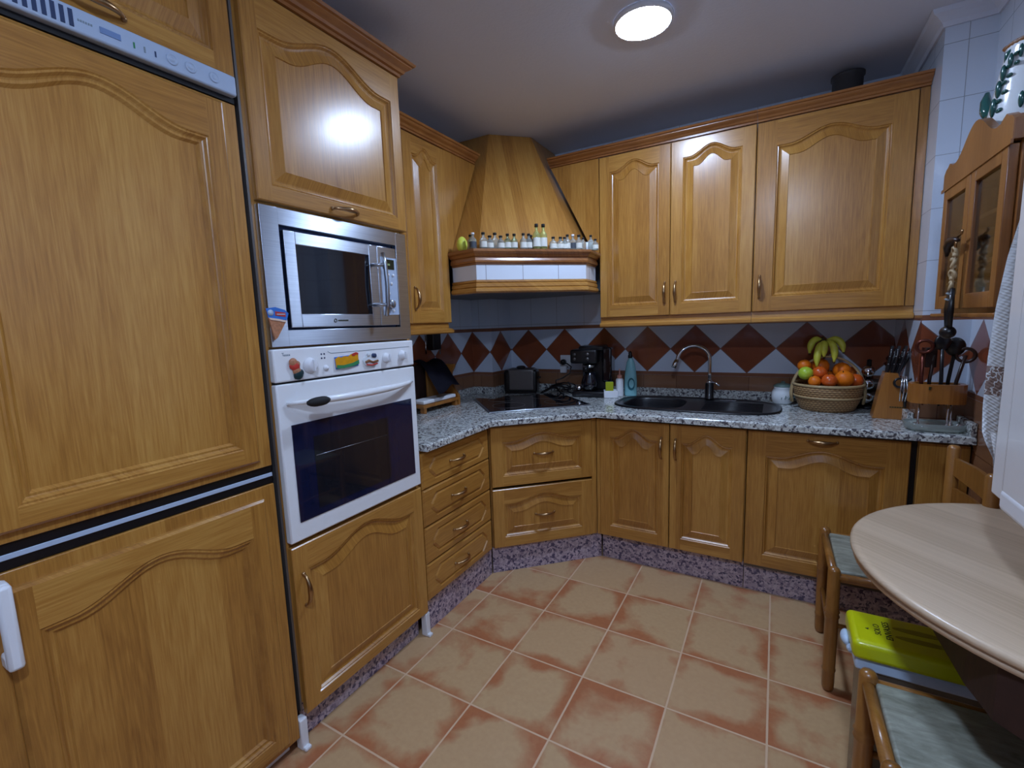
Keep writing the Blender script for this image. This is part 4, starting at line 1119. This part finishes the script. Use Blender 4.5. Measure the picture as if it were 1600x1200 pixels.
# knife block
kb = thing('knife_block', 'light wooden knife block full of black-handled knives and scissors', 'knife block', (1.722, 1.835, WZ), -.04)
def f_(b):
    M = Matrix.Rotation(PI/2, 4, 'X')
    prism(b, [(-.070, 0), (.066, 0), (.068, .115), (.025, .150), (.010, .205), (-.034, .208), (-.045, .16)], -.045, .045, 0, M)
sub('block', 'blockwood', kb, f_)
sub('stamp', 'ink', kb, lambda b: [box(b, -.012+i*.0085, -.0055+i*.0085, -.0462, -.0448, .052, .057) for i in range(7)])
def knife(x, y, h, tilt, kind=0):
    def f(b):
        tube(b, [(x, y, .195), (x+tilt*.3, y, .21), (x+tilt, y, .21+h*.5), (x+tilt*1.4, y, .21+h)], [.009, .010, .011, .009], 8, flat=.7)
        for k in (.3, .6, .85): sph(b, (x+tilt*(k+.2), y-.009, .21+h*k), .0028, seg=8, mi=1)
    sub('knife', ['black', 'steel'], kb, f)
for i, (x, y) in enumerate([(-.030, -.02), (-.012, -.02), (.006, -.02), (-.026, .02), (-.004, .022), (.012, .02)]):
    knife(x, y, .115 if i < 3 else .10, .012+.004*i)
def f_(b):
    for s in (-1, 1): torus(b, (.038+s*.022, -.054, .165), .019, .005, (.15*s, 1, 0), seg=22)
    tube(b, [(.022, -.052, .148), (.036, -.052, .110), (.040, -.050, .060)], [.006, .007, .005], 8); tube(b, [(.054, -.052, .148), (.044, -.052, .110), (.038, -.050, .060)], [.006, .007, .004], 8)
sub('scissors', 'black', kb, f_)
def f_(b):
    for s in (-1, 0, 1): tube(b, [(.030+s*.006, -.056, .195), (.032+s*.012, -.058, .13), (.028+s*.009, -.058, .085)], .003, 6)
    tube(b, [(.06, -.050, .215), (.062, -.052, .15), (.058, -.052, .10)], .004, 6)
sub('steel_tool', 'chrome', kb, f_)

# utensil stand
us = thing('utensil_stand', 'utensil stand with wooden ring over a glass tray at the worktop end', 'utensil holder', (1.818, 1.602, WZ), .04)
def f_(b):
    o = [(.085*math.copysign(abs(math.cos(t))**.55, math.cos(t)), .052*math.copysign(abs(math.sin(t))**.55, math.sin(t))) for t in [2*PI*i/28 for i in range(28)]]
    i_ = [(x*.78, y*.66) for x, y in o]
    rows = [[b.verts.new((x, y, z)) for x, y in p] for p, z in ((o, .112), (o, .188), (i_, .188), (i_, .112))]
    for a, c in zip(rows, rows[1:]+rows[:1]):
        for k in range(28): b.faces.new((a[k], a[(k+1) % 28], c[(k+1) % 28], c[k]))
sub('ring', 'blockwood', us, f_)
sub('emblem', 'ink', us, lambda b: [box(b, -.038, -.032, -.0535, -.051, .168, .180), box(b, -.0375, -.029, -.0535, -.051, .176, .179)])
for x, y in ((-.055, -.02), (.03, -.03), (.055, .02)):
    sub('post', 'chrome', us, lambda b: lathe(b, [(.012, .010), (.009, .018), (.005, .03), (.004, .036), (.004, .13)], 12, (x, y, 0)))
for x, y in ((-.030, -.040), (.075, -.015)): sub('tray_knob', 'chrome', us, lambda b: sph(b, (x, y, .022), .011))
def f_(b):
    o = [(.092*math.copysign(abs(math.cos(t))**.7, math.cos(t)), .060*math.copysign(abs(math.sin(t))**.7, math.sin(t))) for t in [2*PI*i/32 for i in range(32)]]
    rows = [[b.verts.new((x*k, y*k, z)) for x, y in o] for k, z in ((.88, 0), (1, .010), (1.04, .032), (1.01, .032), (.95, .012), (.84, .007))]
    for a, c in zip(rows, rows[1:]):
        for k in range(32): b.faces.new((a[k], a[(k+1) % 32], c[(k+1) % 32], c[k])).smooth = True
    b.faces.new(rows[0]); b.faces.new(rows[-1])
sub('glass_tray', 'glass', us, f_)
UT = [('ladle', -.050, .0, .33, 'copper', .0), ('spatula', -.022, .012, .30, 'darkbrown', .01), ('spoon', .008, -.01, .34, 'black', -.005), ('masher', .034, .008, .32, 'black', .012), ('whisk', .055, -.004, .30, 'darkbrown', .02)]
for nm, x, y, h, mt, tl in UT:
    def f(b):
        tube(b, [(x*.8, y, .10), (x, y, .2), (x+tl, y, h)], [.004, .0065, .006], 8)
        if nm == 'ladle': torus(b, (x, y-.012, h+.005), .024, .006, (.2, 1, .1)); 
        elif nm == 'spatula': box(b, x-.018, x+.018, y-.004, y+.004, h-.05, h+.03, .003)
        elif nm == 'spoon': sph(b, (x+tl, y, h+.01), .026, 1, .35, 1.2)
        elif nm == 'masher': sph(b, (x+tl, y, h+.012), .032, 1, .5, 1.15)
        else: torus(b, (x+tl, y, h+.0), .026, .006, (.3, 1, 0), seg=24)
    bm = NB(); f(bm); o = done('kitchen_'+nm, bm, mt, None, (1.818, 1.602, WZ), .04)
    tag(o, {'ladle': 'copper-toned ladle, leftmost in the utensil stand', 'spatula': 'dark brown spatula in the utensil stand, right of the ladle', 'spoon': 'black serving spoon in the middle of the utensil stand', 'masher': 'bulky black tool in the utensil stand, right of the serving spoon', 'whisk': 'looped dark tool at the right edge of the utensil stand'}[nm], 'kitchen utensil', 'utensils in the wooden-ring stand')

# ------------------------------------------------------------------ glazed cabinet, right wall
gc = thing('glazed_wall_cabinet', 'small rustic wooden wall cabinet with two glass doors, right wall', 'cabinet', (1.745, 1.315, 1.315), -PI/2)
def f_(b):
    W, D, H = .53, .178, .43
    box(b, 0, .018, 0, D, 0, H); box(b, W-.018, W, 0, D, 0, H); box(b, .018, W-.018, 0, D, 0, .018); box(b, .018, W-.018, 0, D, H-.016, H); box(b, .018, W-.018, D-.008, D, .018, H-.016)
    for z in (.14, .27): box(b, .018, W-.018, .02, D-.01, z, z+.010)
    box(b, -.008, W+.008, -.026, D, -.012, .0, .003)
sub('body', 'pine', gc, f_)
def f_(b):
    W = .53; M = Matrix.Rotation(PI/2, 4, 'X'); pts = [(0, .405), (W, .405), (W, .452)]
    top = []
    for i in range(33):
        s = 1-2*i/32.; x = W/2+s*W/2; a = abs(s)
        z = .452+.012+.070*(.5+.5*math.cos(PI*min(1, a/.62)))+(.014*math.exp(-((a-.80)/.07)**2))
        if a > .97: z = .452
        top.append((x, z))
    prism(b, pts[:2]+top, -.0, .020, 0, M)
    box(b, -.004, .534, -.024, -.019, .395, .405)
sub('pediment', 'pine', gc, f_)
for x in (.016, .268):
    def f_(b):
        w, h = .246, .385
        box(b, 0, .036, -.02, 0, 0, h, .002); box(b, w-.036, w, -.02, 0, 0, h, .002); box(b, .036, w-.036, -.02, 0, 0, .042, .002); box(b, .036, w-.036, -.02, 0, h-.036, h, .002)
    d = sub('door', 'pine', gc, f_, (x, -.0005, .014))
    sub('glass_pane', 'paneglass', d, lambda b: box(b, .034, .212, -.012, -.008, .040, .351))
k = 0
for z, row in ((.151, ((.06, .10), (.11, .05), (.17, .10), (.23, .06), (.30, .10), (.37, .05), (.43, .10))), (.281, ((.07, .08), (.14, .05), (.20, .10), (.32, .06), (.38, .10), (.44, .06))), (.019, ((.08, .08), (.16, .06), (.24, .10), (.33, .06), (.41, .09)))):
    for x, y in row:
        P = gc.matrix_basis if False else (Matrix.Translation((1.745, 1.315, 1.315)) @ Matrix.Rotation(-PI/2, 4, 'Z'))
        p = P @ Vector((x, y, z)); k += 1
        bm = NB(); lathe(bm, [(.016, 0), (.019, .004), (.022, .065+.02*(k % 2)), (.020, .065+.02*(k % 2)), (.016, .008), (.0001, .007)], 16, cap=False)
        o = done('drinking_glass', bm, ['glass', 'copper', 'glass', 'beads'][k % 4], None, p)
        tag(o, 'small drinking glass standing on a shelf inside the glazed wall cabinet', 'glass', 'glasses in the glazed cabinet')
# ceramic jug on top
jg = thing('ceramic_jug', 'white ceramic jug with painted green leaves on the glazed cabinet', 'jug', (1.838, 1.075, 1.7605), 0)
sub('body', 'ceramic', jg, lambda b: lathe(b, [(.0001, 0), (.078, 0), (.084, .06), (.083, .10), (.070, .19), (.058, .26), (.060, .275), (.054, .275), (.05, .2), (.0001, .19)], 36, cap=False))
def f_(b):
    for i, (a, z, s) in enumerate([(3.5, .20, 1), (3.45, .16, 1.1), (3.4, .115, 1.2), (3.7, .225, .9), (4.2, .11, 1), (4.0, .24, .8), (4.5, .18, .9), (5.1, .10, 1)]):
        r = .087-.13*max(0, z-.09); x, y = r*math.cos(a), r*math.sin(a)
        sph(b, (x*.985, y*.985, z), .017*s, .35, .55, 1.25, 12); sph(b, (x*.97+.008, y*.97-.014, z-.014), .012*s, .5, 1.0, .5, 12); sph(b, (x*.97+.006, y*.97-.010, z+.012), .010*s, .5, 1.0, .5, 12)
sub('painted_leaves', 'green', jg, f_)
def f_(b):
    tube(b, [(-.055, .085, .125), (-.058, .110, .150), (-.058, .125, .180), (-.056, .126, .205)], [.016, .017, .013, .005], 10)
    tube(b, [(-.055, .085, .125), (-.050, .060, .120), (-.03, .055, .110)], [.016, .018, .014], 10)
    tube(b, [(-.055, .100, .130), (-.058, .105, .095), (-.056, .100, .080)], [.012, .012, .004], 10)
sub('handle', 'green', jg, f_)
sub('rim_ornament', ['brown', 'green'], jg, lambda b: [torus(b, (0, 0, .272), .053, .008, seg=30), sph(b, (-.040, .030, .282), .014, 1.3, 1.3, .6), tube(b, [(-.03, -.02, .268), (-.056, -.01, .250), (-.056, -.004, .225)], [.012, .010, .006], 8, 1)])

# hanging ornament
og = thing('hanging_ornament', 'string of dark horn and bone ornaments hanging before the glazed cabinet', 'ornament', (1.706, 1.040, 1.30), -PI/2)
sub('horn', 'darkbrown', og, lambda b: tube(b, [(-.085, -.002, .190), (-.060, -.006, .215), (-.03, -.008, .228), (.0, -.006, .228), (.025, -.004, .222)], [.004, .012, .012, .008, .004], 10))
sub('hook', 'brass', og, lambda b: [tube(b, [(.0, .0, .235), (.03, 0, .24), (.035, 0, .25)], .003, 8), torus(b, (.0, -.004, .215), .015, .003, (.2, 1, 0), seg=18)])
def f_(b):
    z = .205
    for i in range(10):
        z -= .011
        if i % 3 == 0: torus(b, (.004*math.sin(i*2), -.004, z), .012, .0045, (math.sin(i), 1, .3*math.cos(i)), seg=16)
        else: sph(b, (.010*math.sin(i*2.3), -.004, z), .009, 1, .8, .8, 10)
    for i in range(6): tube(b, [(-.012+.005*i, -.003, .20), (.010*math.sin(i*3), -.006, .15), (-.01+.004*i, -.003, .09)], .0022, 6)
sub('beads', 'beads', og, f_)
def f_(b):
    for i in range(5): tube(b, [(-.010+.005*i, -.004, .088), (-.014+.007*i, -.006, .03), (-.012+.006*i, -.004, -.03)], [.006, .0085, .006], 8)
    tube(b, [(-.016, -.010, .075), (.016, -.012, .072)], .003, 8, 1); tube(b, [(-.016, -.012, .058), (.016, -.014, .055)], .003, 8, 1)
    sph(b, (-.002, -.004, -.040), .024, 1, .8, .8)
sub('tassel', ['black', 'greymark'], og, f_)

# towel
tw = NB()
OL = [(1.752, 1.56), (1.731, 1.533), (1.717, 1.443), (1.707, 1.329), (1.7025, 1.209), (1.702, 1.086), (1.705, 1.024), (1.716, .992), (1.728, .965)]
n = 40; rows = []
for i in range(n+1):
    z = 1.56-(1.56-.915)*i/n
    xl = None
    for (xa, za), (xb, zb) in zip(OL, OL[1:]):
        if za >= z >= zb: xl = xa+(xb-xa)*(za-z)/(za-zb)
    if xl is None: xl = 1.728+(.965-z)*.10
    row = []
    for j in range(22):
        s = j/21; x = xl+(1.86-xl)*s
        y = .700+.016*math.sin(13*s+1.5*z)+.009*math.sin(29*s+3+4*z)-.02*s
        zz = z-(.0 if i < n-8 else (i-n+8)*.004*math.sin(5*s))
        row.append(tw.verts.new((x, y, zz)))
    rows.append(row)
for i in range(n):
    for j in range(21): tw.faces.new((rows[i][j], rows[i][j+1], rows[i+1][j+1], rows[i+1][j])).smooth = True
bmesh.ops.solidify(tw, geom=tw.faces[:], thickness=.004)
# folded lower flap
fl = [[None]*9 for _ in range(9)]
for i in range(9):
    for j in range(9):
        s, t = i/8, j/8
        fl[i][j] = tw.verts.new((1.703+.016*s+.085*t, .668-.010*math.sin(4*t)-.012*s, 1.040-.105*s-.030*t*(1-s)+.055*t*s))
for i in range(8):
    for j in range(8): tw.faces.new((fl[i][j], fl[i+1][j], fl[i+1][j+1], fl[i][j+1])).smooth = True
tag(done('kitchen_towel', tw, 'towel', flipfix=False), 'white textured towel with brown embroidered band hanging on the right wall', 'towel')

# white wall-hung appliance
wa = thing('wall_appliance', 'white enamelled wall-hung appliance with rounded bottom corner, right edge', 'appliance', (1.925, .30, .88), 0)
sub('housing', 'white', wa, lambda b: box(b, -.222, -.002, .272, .332, .024, .86, .004))
sub('cover', 'white', wa, lambda b: [box(b, -.228, -.002, -.10, .2715, .0, .86, .020, seg=4)])
sub('lower_lip', 'whiteplastic', wa, lambda b: box(b, -.231, -.010, -.09, .262, .008, .058, .012, seg=3))

# ------------------------------------------------------------------ table
tb = thing('wall_table', 'half-round pale laminate table against the right wall', 'table', (1.922, .585, 0), 0)
def half(r, n=40, x0=-.0005):
    return [(x0-r*math.sin(PI*i/n)-0*x0, r*math.cos(PI*i/n)) for i in range(n+1)]
def f_(b):
    pf = [(.472, .727), (.476, .731), (.476, .739), (.470, .7435), (.460, .745)]
    rows = [[b.verts.new((x, y, z)) for x, y in half(r)] for r, z in [(.40, .727)]+pf]
    n = len(rows[0])
    for a, c in zip(rows, rows[1:]):
        for k in range(n-1): f = b.faces.new((a[k], a[k+1], c[k+1], c[k])); f.smooth = True
    b.faces.new(rows[0][::-1]); b.faces.new(rows[-1])
    b.faces.new([r[0] for r in rows]); b.faces.new([r[-1] for r in rows][::-1])
sub('tabletop', 'laminate', tb, f_)
def f_(b):
    rows = [[b.verts.new((x, y, z)) for x, y in half(r)] for r, z in [(.40, .7268), (.466, .7268), (.471, .722), (.470, .712), (.462, .708), (.40, .708)]]
    n = len(rows[0])
    for a, c in zip(rows, rows[1:]):
        for k in range(n-1): b.faces.new((a[k], a[k+1], c[k+1], c[k])).smooth = True
    b.faces.new(rows[0]); b.faces.new(rows[-1][::-1]); b.faces.new([r[0] for r in rows]); b.faces.new([r[-1] for r in rows][::-1])
sub('lower_rim', 'laminate', tb, f_)
def f_(b):
    pts = [(-.001, -.42), (-.001, .03)]+[(-.24-.088*math.sin(PI/2*i/8), .03-.11*(1-math.cos(PI/2*i/8))) for i in range(9)]+[(-.320, -.25), (-.305, -.34), (-.25, -.40)]
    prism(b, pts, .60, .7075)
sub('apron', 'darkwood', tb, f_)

# ------------------------------------------------------------------ seats
def turned(b, x, y, h, r=.019):
    lathe(b, [(r*.75, .0005), (r*.95, .012), (r, .03), (r, .075), (r*1.12, .082), (r*1.0, .089), (r*1.06, .20), (r*1.05, h*.60), (r*1.22, h*.615), (r*1.02, h*.635), (r*1.22, h*.655), (r*1.02, h*.675), (r*.98, h-.012), (r*.7, h-.003), (.0001, h)], 20, (x, y, 0))
def seat_thing(name, label, cat, x0, x1, y0, y1, h, back=None):
    t = thing(name, label, cat, ((x0+x1)/2, (y0+y1)/2, 0))
    cx, cy = (x0+x1)/2, (y0+y1)/2; X = (x1-x0)/2; Y = (y1-y0)/2
    for sx in (-1, 1):
        for sy in (-1, 1):
            hh = back if (back and sx > 0) else h+.015
            sub('leg', 'chairwood', t, lambda b: turned(b, sx*X, sy*Y, hh))
    def rails(b):
        for sy in (-1, 1): tube(b, [(-X, sy*Y, h-.018), (X, sy*Y, h-.018)], .0135, 12)
        for sx in (-1, 1): tube(b, [(sx*X, -Y, h-.018), (sx*X, Y, h-.018)], .0135, 12)
    sub('seat_frame', 'chairwood', t, rails)
    sub('seat', 'seat', t, lambda b: box(b, -X+.012, X-.012, -Y+.012, Y-.012, h-.028, h-.001, .007, seg=3))
    def st(b):
        for sx in (-1, 1): tube(b, [(sx*X, -Y, .20), (sx*X, Y, .20)], .0085, 10)
        for sy in (-1, 1): tube(b, [(-X, sy*Y, .25), (X, sy*Y, .25)], .0085, 10)
    sub('stretcher', 'chairwood', t, st)
    if back:
        for z, hh in ((back-.105, .060), (back-.205, .050)):
            def sl(b):
                n = 12; A = []
                for i in range(n+1):
                    s = i/n; y = -Y+2*Y*s; dx = .028*math.sin(PI*s); dz = -.018*math.sin(PI*s)
                    A.append([b.verts.new(p) for p in ((X+dx-.006, y, z+dz*1.0), (X+dx+.006, y, z+dz*1.0), (X+dx+.006, y, z+hh), (X+dx-.006, y, z+hh))])
                for a, c in zip(A, A[1:]):
                    for k in range(4): b.faces.new((a[k], a[(k+1) % 4], c[(k+1) % 4], c[k]))
                b.faces.new(A[0]); b.faces.new(A[-1])
            sub('back_slat', 'chairwood', t, sl)
    return t
seat_thing('dining_chair', 'ladder-back wooden chair with grey seat between table and worktop', 'chair', 1.462, 1.828, 1.028, 1.382, .448, back=.845)
seat_thing('stool', 'wooden stool with grey marbled seat under the near side of the table', 'stool', 1.482, 1.83, .215, .490, .455)

# bin
bi = thing('recycling_bin', 'narrow recycling bin with bright yellow lid under the table', 'bin', (1.61, .592, 0), 0)
sub('body', 'smoke', bi, lambda b: box(b, -.135, .140, -.060, .060, .0005, .470, .012, seg=3))
bg = sub('bag', 'bag', bi, lambda b: [box(b, -.150, .145, -.066, .066, .440, .472, .006), sph(b, (-.158, .030, .462), .017, .8, 1.8, .9), sph(b, (-.150, .005, .452), .014, .8, 1.6, .9)])
ld = sub('lid', 'yellow', bi, lambda b: box(b, -.158, .150, -.078, .076, .4725, .523, .014, seg=4))
def f_(b):
    for y in (.020, -.018):
        n = 20
        prism(b, [(-.015+.052*math.cos(2*PI*i/n)*(1 if math.cos(2*PI*i/n) < 0 else 1)+.0, y+.010*math.sin(2*PI*i/n)) for i in range(n)], .5222, .5238)
sub('finger_groove', 'yellowdark', ld, f_)
M0 = Matrix.Translation((-.090, .004, .5232)) @ Matrix.Rotation(PI/2, 4, 'Z')
text('lettering', 'ENVASES', .020, ld, 'ink', Matrix.Translation((-.073, .0, .5232)) @ Matrix.Rotation(PI/2, 4, 'Z'))
text('lettering', 'SOLO', .018, ld, 'ink', Matrix.Translation((-.095, -.004, .5232)) @ Matrix.Rotation(PI/2, 4, 'Z'))
sub('mark', 'ink', ld, lambda b: prism(b, [(-.126, -.010), (-.118, -.006), (-.120, -.014)], .5228, .5240))

# ------------------------------------------------------------------ world, camera, view
w = bpy.data.worlds.new('World'); bpy.context.scene.world = w; w.use_nodes = True
w.node_tree.nodes['Background'].inputs[0].default_value = (.35, .42, .6, 1); w.node_tree.nodes['Background'].inputs[1].default_value = .1

cam = bpy.data.cameras.new('Camera'); co = bpy.data.objects.new('Camera', cam); COL.objects.link(co)
Fv = Vector((-0.50086538, 0.8558419, -0.12910662)); Rv = Vector((0.86482654, 0.50085426, -0.03492939)); Uv = Vector((-0.03476957, 0.12914975, 0.99101535))
Mx = Matrix((Rv, Uv, -Fv)).transposed().to_4x4(); Mx.translation = Vector((1.2599, -.8164, 1.328))
co.matrix_world = Mx
cam.sensor_fit = 'HORIZONTAL'; cam.sensor_width = 36; cam.lens = 722.01/1600*36
cam.shift_x = 8.74/1600; cam.shift_y = 1.6/1600; cam.clip_start = .02
bpy.context.scene.camera = co
vs_ = bpy.context.scene.view_settings
vs_.view_transform = 'Standard'; vs_.look = 'None'; vs_.gamma = 1; vs_.exposure = 1.78; vs_.use_curve_mapping = False
